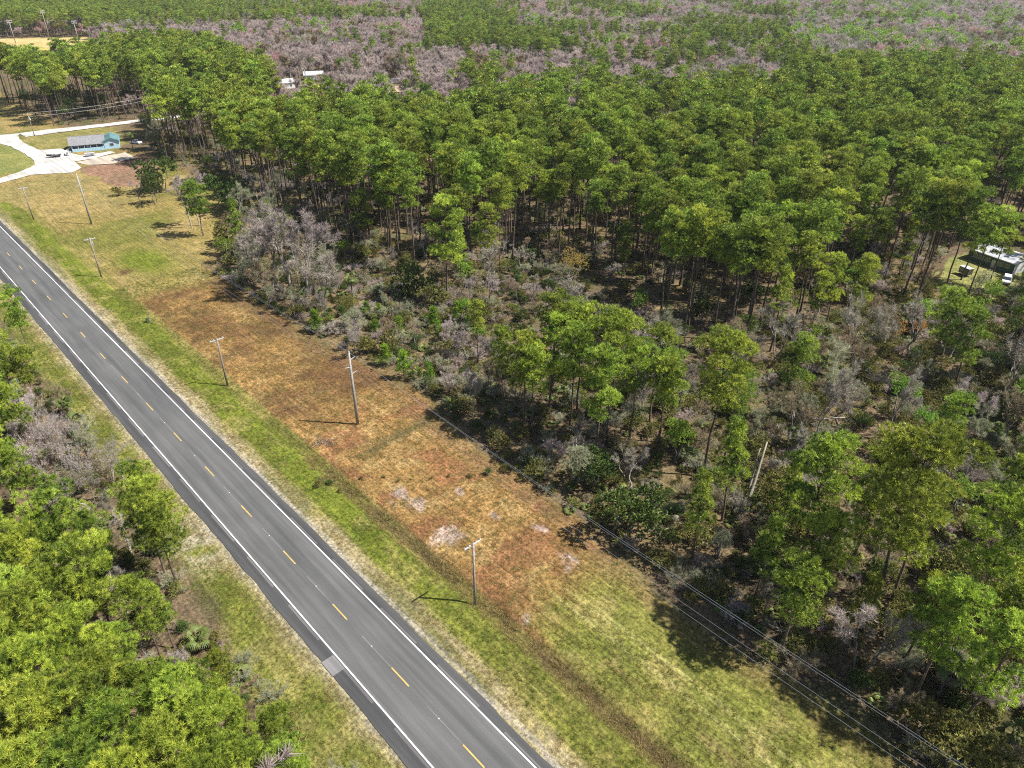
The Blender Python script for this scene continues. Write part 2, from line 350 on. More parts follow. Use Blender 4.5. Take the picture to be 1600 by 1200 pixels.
    # grass round the blue house, the ball field, the lawn by the white trailer home
    for poly, c in LAWNS:
        wv = inside(xy + np.stack([n3 - .5, n1 - .5], -1) * 5, poly); mix(wv * 1.0, c3(c)); mix(wv * sst(.46, .62, n1) * .5, c3(c) * c3((1.5, 1.3, 1.4)))
    return col * .66
WHITE_SPOTS = []
for px, py, r in ((625, 775, 1.6), (655, 785, 1.7), (718, 770, 1.5), (698, 832, 2.2), (690, 838, 1.6), (770, 805, 1.0), (845, 825, 1.3), (890, 880, 1.6), (1190, 1165, 1.8), (822, 965, .8), (955, 1060, 1.0)):
    a, b = UV(G(px, py)); WHITE_SPOTS.append((a, b, r))
LAWNS = [
    (Gs([(-60, 232), (40, 222), (62, 250), (40, 268), (-60, 280)]), (.23, .25, .08)),
    (Gs([(30, 218), (60, 206), (150, 196), (180, 200), (200, 222), (175, 238), (100, 234), (70, 232)]), (.25, .235, .085)),
    (Gs([(-60, 300), (0, 283), (60, 268), (120, 268), (180, 262), (230, 235), (260, 300), (150, 330), (60, 330)]), (.29, .24, .095)),
    (Gs([(120, 262), (170, 250), (225, 240), (250, 262), (240, 290), (180, 290)]), (.26, .17, .115)),
    (Gs([(-90, 62), (150, 57), (135, 70), (60, 76), (-90, 82)]), (.55, .44, .20)),
    (Gs([(-90, 75), (60, 71), (80, 77), (-90, 88)]), (.45, .42, .11)),
    (Gs([(1455, 430), (1500, 395), (1620, 420), (1700, 440), (1700, 500), (1600, 480), (1500, 470)]), (.24, .26, .09)),
    (Gs([(1240, 215), (1330, 235), (1330, 262), (1230, 250)]), (.36, .27, .14)),
    (Gs([(560, 138), (650, 132), (640, 142), (560, 148)]), (.55, .42, .30)),
    (Gs([(520, 196), (560, 191), (620, 203), (680, 196), (760, 193), (760, 203), (640, 214), (530, 204)]), (.46, .36, .22)),
]
def spaced(parts):
    return np.unique(np.concatenate([np.linspace(a, b, max(2, int(round((b - a) / s)) + 1)) for a, b, s in parts]))
gu = np.concatenate([-np.geomspace(30, 3000, 26)[::-1], spaced([(-29, 120, .62), (120, 260, .9), (260, 400, 1.6), (400, 800, 7)]), np.geomspace(830, 7000, 24)])
gv = np.concatenate([-np.geomspace(50, 6000, 30)[::-1], spaced([(-49, -16, 1.4), (-16, 40, .45), (40, 70, 1.0), (70, 230, 2.6)]), np.geomspace(240, 7000, 50)])
U_, V_ = np.meshgrid(gu, gv, indexing='ij'); uu, vv = U_.ravel(), V_.ravel()
gxy = W2(uu, vv); gz = hz(uu, vv)
nu, nv = len(gu), len(gv); ii = (np.arange(nu - 1)[:, None] * nv + np.arange(nv - 1)[None]).ravel()
quads = np.stack([ii, ii + 1, ii + nv + 1, ii + nv], -1)[:, ::-1]
a3 = np.column_stack([gxy, gz])[quads[0]]
if np.cross(a3[1] - a3[0], a3[2] - a3[1])[2] < 0: quads = quads[:, ::-1]
gme = mesh('ground', np.column_stack([gxy, gz]), np.ascontiguousarray(quads), M['ground'], True)
ca = gme.attributes.new('cover', 'FLOAT_COLOR', 'POINT')
ca.data.foreach_set('color', np.column_stack([zone_colour(uu, vv, gxy), np.ones(len(uu))]).astype(np.float32).ravel())
tag(put('ground', gme), kind='structure')

# ------------------------------------------------------------------ the road
def strip(u0, u1, v0, v1, z, step=2.0, wob=(0, 0), seed=0):
    us = np.arange(u0, u1 + step * .5, step); n = len(us)
    a = v0 + wob[0] * ((fbm(us, us * 0 + seed, 5, seed) - .5) * 2 + (fbm(us, us * 0, 21, seed + 3) - .5)); b = v1 + wob[1] * ((fbm(us, us * 0 + seed, 5, seed + 5) - .5) * 2 + (fbm(us, us * 0, 21, seed + 7) - .5))
    P = np.concatenate([np.column_stack([W2(us, a), np.full(n, z)]), np.column_stack([W2(us, b), np.full(n, z)])])
    i = np.arange(n - 1); return P, np.stack([i, i + n, i + n + 1, i + 1], -1)
def strips(name, items, m, parent):
    V = []; F = []; k = 0
    for P, f in items: V.append(P); F.append(f + k); k += len(P)
    V = np.concatenate(V); F = np.concatenate(F); a = V[F[0]]
    if np.cross(a[1] - a[0], a[2] - a[1])[2] < 0: F = np.ascontiguousarray(F[:, ::-1])
    return put(name, mesh(name, V, F, m), parent)
road = strips('road', [strip(-160, 1500, -3.72, 3.72, 0.0, 4)], M['asphalt'], None); tag(road, kind='structure')
strips('shoulder', [strip(-160, 1500, -5.25, -3.72, -.004, .4, (.22, 0), 2)], M['shoulder'], road)
strips('shoulder', [strip(-160, 1500, 3.72, 4.85, -.004, .4, (0, .2), 4)], M['shoulder'], road)
strips('edge_line', [strip(-160, 1500, -3.69, -3.53, .006)], M['line_white'], road)
strips('edge_line', [strip(-160, 1500, 3.53, 3.69, .006)], M['line_white'], road)
S0 = 33.85
dash_me = None
us_ = [S0 - 3.05 + 12.19 * k for k in range(-6, 60)]
for u0 in us_:
    strips('centre_dash', [strip(u0 + 3.05 - 3.2, u0 + 3.05, -.075, .075, .006, 1.6)], M['line_yellow'], road)
    if u0 < 140: strips('worn_joint', [strip(u0 + 3.15, u0 + 9.0, -.04, .04, .005, .3, (.07, .07), 9)], M['seam'], road)
    if u0 < 120:
        c = W2(u0 + 6.9, 0.0); MB().box((c[0], c[1], .012), (.12, .12, .02), -ANG).build('road_reflector', M['line_white'], road)
for k in range(-3, 18):
    u0 = 22 + k * 10.9
    strips('rumble_strip', [strip(u0, u0 + 7.4, -4.06, -3.80, .003, 1.0)], M['rumble'], road)
    strips('rumble_strip', [strip(u0 + 3, u0 + 10.4, 3.80, 4.02, .003, 1.0)], M['rumble'], road)
pu, pv = UV(G(520, 1040)); strips('concrete_patch', [strip(pu - 1.2, pu + 1.3, -5.3, -3.80, .009, 1.2)], M['patch'], road)

# pale shell drive, side road and sandy tracks near the blue house
def sheet(name, pts, m, z=.03, parent=None, jag=.5):
    P = Gs(pts) if not isinstance(pts, np.ndarray) else pts; Q = []
    for i in range(len(P)):
        a, b = P[i], P[(i + 1) % len(P)]; n = max(1, int(np.hypot(*(b - a)) / 2.5))
        for k in range(n):
            p = a + (b - a) * k / n; Q.append(p + (np.array([vnoise(p[0], p[1], 2.1, 3), vnoise(p[0], p[1], 2.1, 8)]) - .5) * 2 * jag)
    Q = np.array(Q)
    if np.sum(Q[:, 0] * np.roll(Q[:, 1], -1) - np.roll(Q[:, 0], -1) * Q[:, 1]) < 0: Q = Q[::-1]
    me = mesh(name, [(p[0], p[1], z) for p in Q], [tuple(range(len(Q)))], m)
    return put(name, me, parent)
drive = tag(sheet('gravel_drive', [(-40, 216), (0, 211), (30, 208), (28, 216), (40, 224), (58, 233), (66, 234), (96, 232), (108, 238), (124, 243), (150, 240), (172, 236), (180, 238), (150, 247), (118, 252), (126, 262), (112, 270), (80, 271), (48, 273), (20, 281), (-40, 296), (-40, 284), (0, 279), (34, 267), (54, 258), (54, 251), (40, 240), (16, 229), (0, 224), (-40, 227)], M['gravel'], .03), kind='structure')
tag(sheet('side_road', [(30, 208), (80, 202), (160, 193.5), (215, 187), (270, 181), (330, 176), (330, 178.5), (270, 184.5), (225, 190), (165, 197.5), (90, 207), (40, 214)], M['gravel'], .036, None, .3), kind='structure')
tag(sheet('sand_yard', [(120, 253), (150, 247), (195, 238), (210, 247), (180, 256), (140, 258)], M['sand'], .028, None, 1.2), kind='structure')

# ------------------------------------------------------------------ plants: meshes
def unit(a): return a / (np.linalg.norm(a, axis=-1, keepdims=True) + 1e-9)
class Leaves:                                  # many small triangles, each tuft with its own shade
    def __init__(s): s.P = []; s.sh = []
    def tufts(s, c, ax, n, length, width, spread, shade, g, droop=0.0):
        """n needles or leaves round each centre c along the axis ax"""
        c = np.repeat(np.asarray(c, float), n, 0); ax = np.repeat(unit(np.asarray(ax, float)), n, 0); k = len(c)
        d = unit(ax + g.normal(size=(k, 3)) * spread); d[:, 2] -= droop
        L = np.broadcast_to(np.asarray(length, float), (k,)) * g.uniform(.7, 1.25, k)
        w = unit(np.cross(d, g.normal(size=(k, 3)))) * (width * g.uniform(.7, 1.2, k))[:, None]
        st = c + d * (L * .12)[:, None]
        s.P.append(np.stack([st + w, st - w, c + d * L[:, None]], 1))
        s.sh.append(np.repeat(np.clip(np.repeat(np.asarray(shade, float), n) + g.normal(size=k) * .07, 0, 1), 3))
    def mesh(s, name, m):
        P = np.concatenate(s.P); return mesh(name, P.reshape(-1, 3), np.arange(P.shape[0] * 3).reshape(-1, 3), m, False, np.concatenate(s.sh))
def crookline(p0, p1, n, wob, g):
    t = np.linspace(0, 1, n)[:, None]; p = np.asarray(p0) * (1 - t) + np.asarray(p1) * t
    w = g.normal(size=(n, 3)) * wob; w[0] = 0; w[-1] *= .4; return p + w

def pine(seed, H=17.0, cb=.55, Rad=2.9, nl=17, tufts=34, needles=14, nl_len=.46, nl_w=.05, lod=0, prof='dome', lean=.25):
    """trunk mesh and crown mesh of a slash pine: limbs that each carry a domed pad of needle tufts"""
    g = np.random.default_rng(seed); t = MB(); L = Leaves()
    top = np.array([g.normal() * lean, g.normal() * lean, H * .97]); tp = crookline((0, 0, -.2), top, 7, .09 if not lod else .05, g); tp[:, 2] = np.linspace(-.2, H * .97, 7)
    rb = .0085 * H + .03
    t.tube(tp, np.linspace(rb, .045, 7) * np.array([1.25, 1, .95, .9, .85, .8, .7]), 7 if not lod else 4, cap=False)
    at = lambda z: np.array([np.interp(z, tp[:, 2], tp[:, 0]), np.interp(z, tp[:, 2], tp[:, 1]), z])
    pads = []; az = g.uniform(0, 6.28)
    for i in range(nl):
        q = (i + g.uniform(-.3, .3)) / (nl - 1); q = min(max(q, 0), 1); az += 2.4 + g.normal() * .35
        z = H * (cb + (1 - cb) * (q * .9))
        pr = {'dome': (.62 + .75 * q if q < .45 else math.sqrt(max(0, 1 - ((q - .42) / .62) ** 2))), 'cone': 1.05 - .95 * q, 'flat': .6 + .55 * q if q < .75 else 1.0 - 1.6 * (q - .75)}[prof]
        r = Rad * max(.12, pr) * g.uniform(.62, 1.1)
        rise = (.25 + .5 * q) * r * g.uniform(.6, 1.2)
        a = at(z); e = a + np.array([math.cos(az) * r * .72, math.sin(az) * r * .72, rise])
        t.tube(crookline(a, e, 4, .07 * r, g), [max(.03, .028 * r + .012), .03, .024, .016], 4 if not lod else 3, cap=False)
        pads.append((e, g.uniform(.85, 1.3) * (.34 * Rad + .2) * (1 - .25 * q)))
        if r > .55 * Rad and g.random() < .75:
            f = a + (e - a) * .55 + np.array([g.normal() * .5, g.normal() * .5, .45]); pads.append((f, g.uniform(.6, .95) * .34 * Rad)); t.tube([a + (e - a) * .3, f], [.03, .018], 3, cap=False)
    pads.append((np.array([*top[:2], H - .35]), .30 * Rad)); pads.append((at(H * .93), .32 * Rad))
    for k in range(g.integers(2, 6)):        # dead lower limbs
        z = H * g.uniform(cb * .55, cb); q = g.uniform(0, 6.28); a = at(z); r = g.uniform(.5, 1.5)
        t.tube([a, a + np.array([math.cos(q) * r, math.sin(q) * r, g.uniform(-.15, .4)])], [.03, .012], 3, cap=False)
    for c, r in pads:
        base = g.normal() * .2 + .5
        n = max(4, int(tufts * (r / 1.1) ** 1.6 * g.uniform(.8, 1.15)))
        d = unit(g.normal(size=(n, 3))); d[:, 2] = np.abs(d[:, 2]) * .95 - .22; d = unit(d)
        rad = r * g.uniform(.45, 1.06, n) ** .6
        p = c + d * rad[:, None] * np.array([1, 1, .62])
        ax = d * .55 + np.array([0, 0, .75])
        L.tufts(p, ax, needles, nl_len, nl_w, .62, base + g.normal(size=n) * .24, g)
    return t.mesh('pine_trunk', M['bark'], True), L

def bare(seed, H=10.0, W_=4.5, depth=4, twigs=2200, tl=.55, tw=.012, stems=1, twm='twig', bk='bark_grey', lod=0, low=.25):
    """trunk and limbs in one mesh, the cloud of fine twigs in another"""
    g = np.random.default_rng(seed); t = MB(); tips = []
    def grow(p, d, ln, r, k):
        e = p + d * ln; m_ = (p + e) / 2 + g.normal(size=3) * ln * .07
        t.tube([p, m_, e], [r, r * .8, r * .62], (5 if k == 0 else 4 if k == 1 else 3) if not lod else 3, cap=False)
        tips.append((m_, e, k))
        if k >= depth: return
        for j in range(g.integers(2, 4) if k else g.integers(3, 5)):
            q = unit(d + unit(g.normal(size=3)) * g.uniform(.45, .95) * (1 if k else .8)); q[2] = q[2] * .8 + .22; q = unit(q)
            grow(p + (e - p) * g.uniform(.55, 1), q, ln * g.uniform(.55, .86), r * g.uniform(.45, .62), k + 1)
    for s_ in range(stems):
        d = unit(np.array([g.normal() * .3 * (stems > 1) + g.normal() * .06, g.normal() * .3 * (stems > 1) + g.normal() * .06, 1.0]))
        grow(np.array([g.normal() * .2, g.normal() * .2, -.1]) * (stems > 1) + np.array([0, 0, -.1]), d, H * (low + .08), .016 * H / math.sqrt(stems) + .02, 0)
    V = np.array(t.v); zt = np.percentile(V[:, 2], 99.5); rt = np.percentile(np.abs(V[:, :2]), 98) + .01
    sc = np.array([W_ / 2 / rt, W_ / 2 / rt, (H - tl * .5) / zt]); t.v = [tuple(x) for x in V * sc]
    L = Leaves(); seg = [(a * sc, b * sc) for a, b, k in tips if k >= depth - 2]
    a = np.array([s_[0] for s_ in seg]); b = np.array([s_[1] for s_ in seg]); i = g.integers(0, len(seg), twigs); f = g.random(twigs)[:, None]
    c = a[i] * (1 - f) + b[i] * f; dr = unit(b[i] - a[i]) + unit(g.normal(size=(twigs, 3))) * .85 + np.array([0, 0, .3])
    L.tufts(c, dr, 3 if not lod else 2, tl, tw, .45, np.clip(g.normal(size=twigs) * .2 + .5, 0, 1), g)
    return t.mesh('bare_trunk', M[bk], True), L

def leafy(seed, H=5.0, W_=4.0, n=260, per=9, ll=.28, lw=.09, low=.08, bk='bark_grey', blobs=9, spread=1.0, stems=3, lod=0):
    """a bush or broad-leaved tree: stems and a crown of leaf sprays in uneven clumps"""
    g = np.random.default_rng(seed); t = MB(); L = Leaves()
    for k in range(blobs):
        q = g.uniform(0, 6.28); rr = math.sqrt(g.random()) * W_ * .34; z = H * (low + (1 - low) * g.uniform(.25, .8) * (1.0 - .35 * rr / (W_ * .34)))
        c = np.array([math.cos(q) * rr, math.sin(q) * rr, z]); r = W_ * g.uniform(.17, .28); base = .5 + g.normal() * .17
        if k < stems * 2:
            s0 = np.array([g.normal() * .12, g.normal() * .12, -.1]) * (stems > 1) + np.array([0, 0, -.1]); t.tube(crookline(s0, c, 4, .05 * H, g), np.linspace(.014 * H + .02, .015, 4), 4 if not lod else 3, cap=False)
        m_ = max(3, int(n / blobs)); d = unit(g.normal(size=(m_, 3))); d[:, 2] = np.where(d[:, 2] < -.35, -d[:, 2], d[:, 2])
        p = c + d * (r * g.uniform(.35, 1.08, m_) ** .5)[:, None] * np.array([1, 1, .85]); p[:, 2] = np.maximum(p[:, 2], .08)
        L.tufts(p, d * .7 + np.array([0, 0, .45]), per, ll, lw, spread, base + g.normal(size=m_) * .18, g)
    return t.mesh('stem', M[bk], True), L

def frond_mesh(m, ln=1.5, dead=False):
    """one fan frond: stalk and a fan of pointed leaflets, bent down at the tip"""
    P = []; F = []; w = .018
    P += [(-w, 0, 0), (w, 0, 0), (w, ln * .45, .08), (-w, ln * .45, .08)]; F.append((0, 1, 2, 3))
    n = 12
    for k in range(n):
        a = (-1.25 + 2.5 * k / (n - 1)); l = ln * (.62 - .12 * abs(a)); b = len(P); c, s = math.cos(a), math.sin(a); y0 = ln * .45; wd = .07
        fold = .10 * abs(a)
        P += [(0, y0, .08), (s * l * .55 - c * wd, y0 + c * l * .55 + s * wd, .08 - fold), (s * l * .55 + c * wd, y0 + c * l * .55 - s * wd, .08 - fold), (s * l, y0 + c * l, -.12 - fold * 2 - (.5 if dead else .12))]
        F += [(b, b + 2, b + 1), (b + 1, b + 2, b + 3)]
    tri = [f for f in F]
    return mesh('frond', P, tri, m, False, np.random.default_rng(5).uniform(.3, .7, len(P)))
FR = {'palm_leaf': frond_mesh(M['palm_leaf']), 'palm_dead': frond_mesh(M['palm_dead'], 1.5, True)}
def palmtrunk(H, seed):
    g = np.random.default_rng(seed); b = MB(); zs = np.linspace(-.1, H, 8)
    b.tube([(g.normal() * .05, g.normal() * .05, z) for z in zs], [.2, .17, .16, .155, .16, .16, .17, .2], 8, cap=False)
    return b.mesh('palm_trunk', M['bark_palm'], True)
def clump_mesh(seed, m, n=9, r=.5, ln=.9, dead=False):      # saw palmetto: fans rising from the ground, one mesh for scattering
    g = np.random.default_rng(seed); V = []; F = []; src = FR['palm_leaf']; sv = np.array([v.co for v in src.vertices]) * ln / 1.5; sf = [tuple(p.vertices) for p in src.polygons]
    for k in range(n):
        q = k * 2.4 + g.normal() * .3; el = g.uniform(.25, 1.1); ca, sa = math.cos(q), math.sin(q); ce, se = math.cos(el), math.sin(el); b = len(V)
        for x, y, z in sv:
            y2, z2 = y * ce - z * se, y * se + z * ce; V.append((x * ca - y2 * sa, x * sa + y2 * ca, z2 + .05))
        F += [tuple(i + b for i in f) for f in sf]
    return mesh('palmetto', V, F, m, False, np.repeat(g.uniform(.2, .9, n), len(sv)))

# near variants (things) and light variants (masses)
PINES = []
for k, (H, cb, Rd, nl, pf) in enumerate([(24, .66, 3.6, 16, 'dome'), (25, .70, 3.2, 14, 'dome'), (23, .64, 3.9, 17, 'dome'), (25, .71, 2.9, 13, 'dome'), (23, .68, 4.3, 16, 'flat'), (21, .58, 3.1, 17, 'dome'), (20, .60, 4.2, 17, 'flat'), (26, .67, 3.7, 17, 'dome')]):
    t, L = pine(100 + k, H, cb, Rd, nl, 36, 15, .46, .045, prof=pf); PINES.append((H, t, L.mesh('pine_crown', M['needle'])))
BIGPINES = []                                                    # the pines nearest to the camera: finer needles
for k, (H, cb, Rd, nl, pf) in enumerate([(14, .42, 3.6, 20, 'dome'), (13, .4, 3.3, 19, 'dome'), (14.5, .45, 3.9, 22, 'dome'), (12.5, .38, 3.1, 18, 'dome'), (13.5, .42, 3.0, 17, 'flat')]):
    t, L = pine(200 + k, H, cb, Rd, nl, 36, 34, .44, .021, prof=pf); BIGPINES.append((H, t, L.mesh('pine_crown', M['needle'])))
SPARSE = []                                                      # open pines of the front row
for k, (H, cb, Rd, nl, pf) in enumerate([(20, .45, 3.8, 17, 'dome'), (17, .42, 3.3, 15, 'dome'), (26, .52, 4.9, 20, 'flat'), (15, .36, 2.5, 14, 'cone')]):
    t, L = pine(300 + k, H, cb, Rd, nl, 44, 17, .46, .036, prof=pf, lean=.5); SPARSE.append((H, t, L.mesh('pine_crown', M['needle'])))
YOUNG = []
for k, (H, Rd) in enumerate([(4.5, 1.1), (3.2, .9), (5.5, 1.25)]):
    t, L = pine(400 + k, H, .12, Rd, 16, 30, 13, .38, .04, prof='cone', lean=.1); YOUNG.append((H, t, L.mesh('pine_crown', M['needle_young'])))
FARP = []
for k, (H, cb, Rd, nl, pf) in enumerate([(24, .66, 3.7, 13, 'dome'), (25, .70, 3.3, 12, 'dome'), (23, .63, 4.0, 14, 'dome'), (24, .69, 4.2, 13, 'flat')]):
    t, L = pine(500 + k, H, cb, Rd, nl, 20, 8, .58, .10, lod=1, prof=pf); FARP.append((H, t, L))
BARES = {}
for nm, (tm, bk) in {'grey': ('twig', 'deadwood'), 'mauve': ('twig_pale', 'deadwood'), 'tan': ('twig_tan', 'bark_grey'), 'green': ('twig_greenish', 'bark_grey')}.items():
    BARES[nm] = []
    for k, (H, w, dp, st) in enumerate([(10, 5.5, 4, 1), (12, 5.0, 4, 1), (8, 6.0, 4, 2)]):
        t, L = bare(600 + k + len(nm) * 10, H, w, dp, 1900, .55, .013, st, tm, bk); BARES[nm].append((H, t, L.mesh('bare_crown', M[tm])))
BARES['silver'] = []
for k in range(3):
    t, L = bare(640 + k, 8.5, 7.5, 4, 1100, .5, .014, 5, 'twig_pale', 'deadwood', 0, .32); BARES['silver'].append((8.5, t, L.mesh('bare_crown', M['twig_pale'])))
SCRUB = []                                                       # leafless bushes
for k, tm in enumerate(['twig', 'twig_tan', 'twig_mauve', 'twig_greenish']):
    t, L = bare(660 + k, 3.0, 4.0, 3, 1100, .42, .013, 5, tm, 'bark_grey', 0, .3); SCRUB.append((3.0, t, L.mesh('twig_crown', M[tm])))
LEAFY = {}
for nm, (mt, H, w, n, per, ll, lw) in {'dark': ('dark_leaf', 6, 5.2, 420, 10, .30, .085), 'olive': ('olive_leaf', 3.6, 3.8, 300, 10, .24, .06), 'lime': ('lime_leaf', 8, 4.6, 330, 8, .26, .06), 'orange': ('orange_leaf', 6, 3.4, 200, 9, .22, .05), 'yellow': ('yellow_leaf', 8, 6.5, 420, 10, .26, .045), 'oak': ('dark_leaf', 8, 7.0, 560, 10, .32, .085), 'moss': ('twig_greenish', 8, 6.0, 420, 12, .40, .03)}.items():
    LEAFY[nm] = []
    for k in range(2):
        t, L = leafy(700 + k + len(nm) * 7 + ord(nm[0]), H, w, n, per, ll, lw, .28 if nm in ('lime', 'orange', 'yellow', 'oak', 'moss') else .04, stems=1 if nm in ('lime', 'orange', 'oak') else 3, blobs=11)
        LEAFY[nm].append((H, t, L.mesh(nm + '_crown', M[mt])))

# ------------------------------------------------------------------ plants: placing
THINGS = []       # (root, kind, look, top height) of everything that still needs its label
def plant(name, var, xy, sc=1.0, rz=None, kind=None, look='', group=None, z=None, cat='tree', crown_name='crown', trunk_name='trunk', wide=1.0):
    H, t, c = var; z = hzw(*xy) if z is None else z
    r = empty(name, (float(xy[0]), float(xy[1]), z), rng.uniform(0, 6.28) if rz is None else rz, (sc * wide, sc * wide, sc))
    put(trunk_name, t, r); put(crown_name, c, r); r['category'] = cat
    if group: r['group'] = group
    THINGS.append([r, kind or name, look, H * sc]); return r
FIXED = []                                # ground spots already taken by hand-placed plants
def byhand(name, var, base, top=None, h=None, **k):
    g = G(*base); H = h if h else height_to(base, top); FIXED.append((g[0], g[1], 2.4)); return plant(name, var, g, H / var[0], **k)
def bytop(px, py, H): return G(px, py, H)          # ground spot of a tree of height H whose top shows at px, py
GP = 'pines of the woods and the roadside'; GB = 'leafless trees among the woods'; GS = 'bushes under and beside the trees'; GY = 'young pines on the brushy lot'; GL = 'trees in fresh leaf'; GF = 'cabbage palms'

hp = [  # front row pines: base, top, variant
    ((1243, 905), (1292, 684), 0), ((1345, 985), (1425, 660), 2), ((1395, 935), (1462, 742), 1), ((1325, 890), (1385, 672), 3), ((1482, 1022), (1575, 768), 2),
    ((1412, 1040), (1448, 885), 1), ((1460, 730), (1492, 610), 2), ((1128, 812), (1140, 650), 3), ((1082, 872), (1100, 735), 3), ((1100, 742), (1128, 520), 2),
    ((817, 667), (802, 520), 0), ((857, 645), (846, 492), 1), ((890, 665), (895, 505), 0), ((929, 727), (940, 545), 0), ((948, 692), (968, 490), 2), ((1030, 690), (1052, 550), 0),
    ((700, 470), (692, 305), 1), ((722, 442), (717, 352), 3), ((768, 432), (776, 322), 1), ((1535, 850), (1580, 700), 1), ((1560, 1000), (1600, 830), 0), ((1590, 900), (1640, 720), 1), ((1545, 446), (1574, 330), 0), ((1502, 436), (1526, 322), 1), ((1590, 455), (1618, 345), 1), ((1255, 978), (1290, 800), 0), ((1425, 1098), (1478, 900), 0), ((1500, 1140), (1570, 940), 1), ((1215, 850), (1240, 720), 3), ((1540, 1090), (1600, 900), 1), ((1600, 1100), (1680, 880), 0), ((1180, 930), (1205, 800), 3), ((1330, 1010), (1362, 890), 3), ((1580, 780), (1620, 640), 2)]
for b, t, v in hp: byhand('pine_tree', SPARSE[v], b, t, look='open crowned', group=GP)
for px, py, H, v in [(866, 460, 20, 2), (912, 482, 19, 6), (835, 545, 16, 6), (785, 512, 17, 5), (960, 488, 19, 2), (745, 470, 13, 5), (1492, 290, 26, 4), (1432, 266, 26, 2), (1528, 300, 25, 6), (1375, 250, 25, 0), (1462, 300, 24, 2), (1560, 330, 23, 4), (1000, 545, 17, 6), (1045, 560, 17, 2)]:
    p = bytop(px, py, H); FIXED.append((p[0], p[1], 3)); plant('pine_tree', PINES[v], p, H / PINES[v][0], look='dense domed', group=GP)
for b, t, v in [((357, 1147), (398, 1035), 3), ((272, 1010), (262, 905), 3)]: byhand('pine_tree', SPARSE[v], b, t, look='thin', group=GP)
byhand('pine_tree', BIGPINES[3], (318, 368), (306, 282), look='round crowned lone', group=GP)
for px, by, hh in [(497, 518, 5), (520, 515, 3.0), (575, 492, 3.4), (595, 498, 3.8), (612, 492, 3.2), (587, 523, 3.5), (624, 517, 3.4), (677, 512, 4.8), (686, 522, 3.2), (714, 505, 5.4), (632, 590, 6.0), (604, 570, 4.4), (671, 595, 4.2), (655, 592, 2.6), (570, 497, 2.6), (730, 520, 4.0)]:
    v = YOUNG[rng.integers(0, 3)]; byhand('young_pine', v, (px, by), h=hh, kind='young pine', look='bright green', group=GY)
# left roadside wood: the largest crowns, by the height at which they show
for px, py, H in [(62, 765, 13), (205, 738, 13), (232, 770, 12), (20, 830, 12), (120, 850, 13), (205, 905, 10), (60, 885, 12), (15, 930, 12.5), (110, 965, 12), (40, 1010, 13), (150, 1035, 12), (90, 1075, 13), (215, 1045, 11), (265, 1060, 11.5), (25, 1100, 13), (160, 1110, 12), (300, 1110, 11), (235, 1140, 12), (90, 1160, 13), (375, 1165, 9), (180, 1190, 12), (310, 1195, 10), (440, 1170, 8), (8, 452, 11), (-20, 520, 12), (25, 545, 9), (0, 600, 10), (10, 700, 9), (335, 1015, 7), (300, 1045, 7), (0, 1180, 13), (-30, 790, 13), (-40, 990, 13), (-40, 880, 12), (420, 1105, 6), (360, 1085, 7), (130, 800, 11), (-35, 660, 11), (170, 980, 8)]:
    H *= 1.22; v = BIGPINES[rng.integers(0, 5)]; p = bytop(px, py, H); FIXED.append((p[0], p[1], 2.0)); plant('pine_tree', v, p, H / v[0], look='bushy', group=GP, wide=float(rng.uniform(.72, .92)))
for px, py, H, kd in [(60, 640, 9, 'silver'), (95, 650, 9, 'silver'), (110, 690, 8.5, 'silver'), (40, 680, 8, 'silver'), (155, 690, 7, 'silver'), (20, 610, 9, 'silver'), (25, 655, 7, 'mauve'), (85, 600, 6, 'tan'), (130, 735, 6, 'grey'), (55, 925, 9, 'grey'), (205, 965, 6, 'tan'), (35, 615, 6, 'mauve'), (180, 715, 5, 'grey')]:
    v = BARES[kd][rng.integers(0, 3)]; p = bytop(px, py, H); FIXED.append((p[0], p[1], 1.6)); plant('bare_tree', v, p, H / v[0], look={'grey': 'silvery', 'tan': 'tan', 'mauve': 'pale mauve', 'silver': 'many stemmed silvery'}[kd], group=GB, kind='leafless tree')
for b, t, kd in [((455, 455), (447, 306), 'mauve'), ((432, 452), (428, 335), 'mauve'), ((482, 462), (472, 328), 'mauve'), ((405, 440), (402, 372), 'grey'), ((300, 356), (292, 270), 'mauve'), ((500, 480), (478, 385), 'grey'), ((312, 352), (295, 268), 'mauve'), ((219, 319), (216, 280), 'mauve'), ((430, 470), (424, 400), 'tan'), ((1268, 700), (1290, 560), 'grey'), ((1385, 680), (1392, 570), 'grey'), ((1005, 600), (1000, 505), 'grey'), ((965, 560), (962, 470), 'grey'), ((900, 545), (905, 440), 'grey'), ((765, 480), (760, 425), 'mauve'), ((735, 480), (742, 430), 'mauve'), ((1060, 640), (1060, 560), 'grey'), ((700, 545), (705, 500), 'mauve'), ((735, 575), (740, 515), 'mauve'), ((1490, 770), (1500, 690), 'grey'), ((1560, 700), (1570, 590), 'tan'), ((650, 545), (655, 500), 'tan'), ((1210, 560), (1225, 470), 'grey'), ((1420, 560), (1440, 470), 'grey'), ((1330, 560), (1340, 460), 'grey')]:
    v = BARES[kd][rng.integers(0, 3)]; byhand('bare_tree', v, b, t, look={'grey': 'silvery', 'tan': 'tan', 'mauve': 'pale mauve', 'silver': 'many stemmed silvery'}[kd], group=GB, kind='leafless tree', wide=1.15)
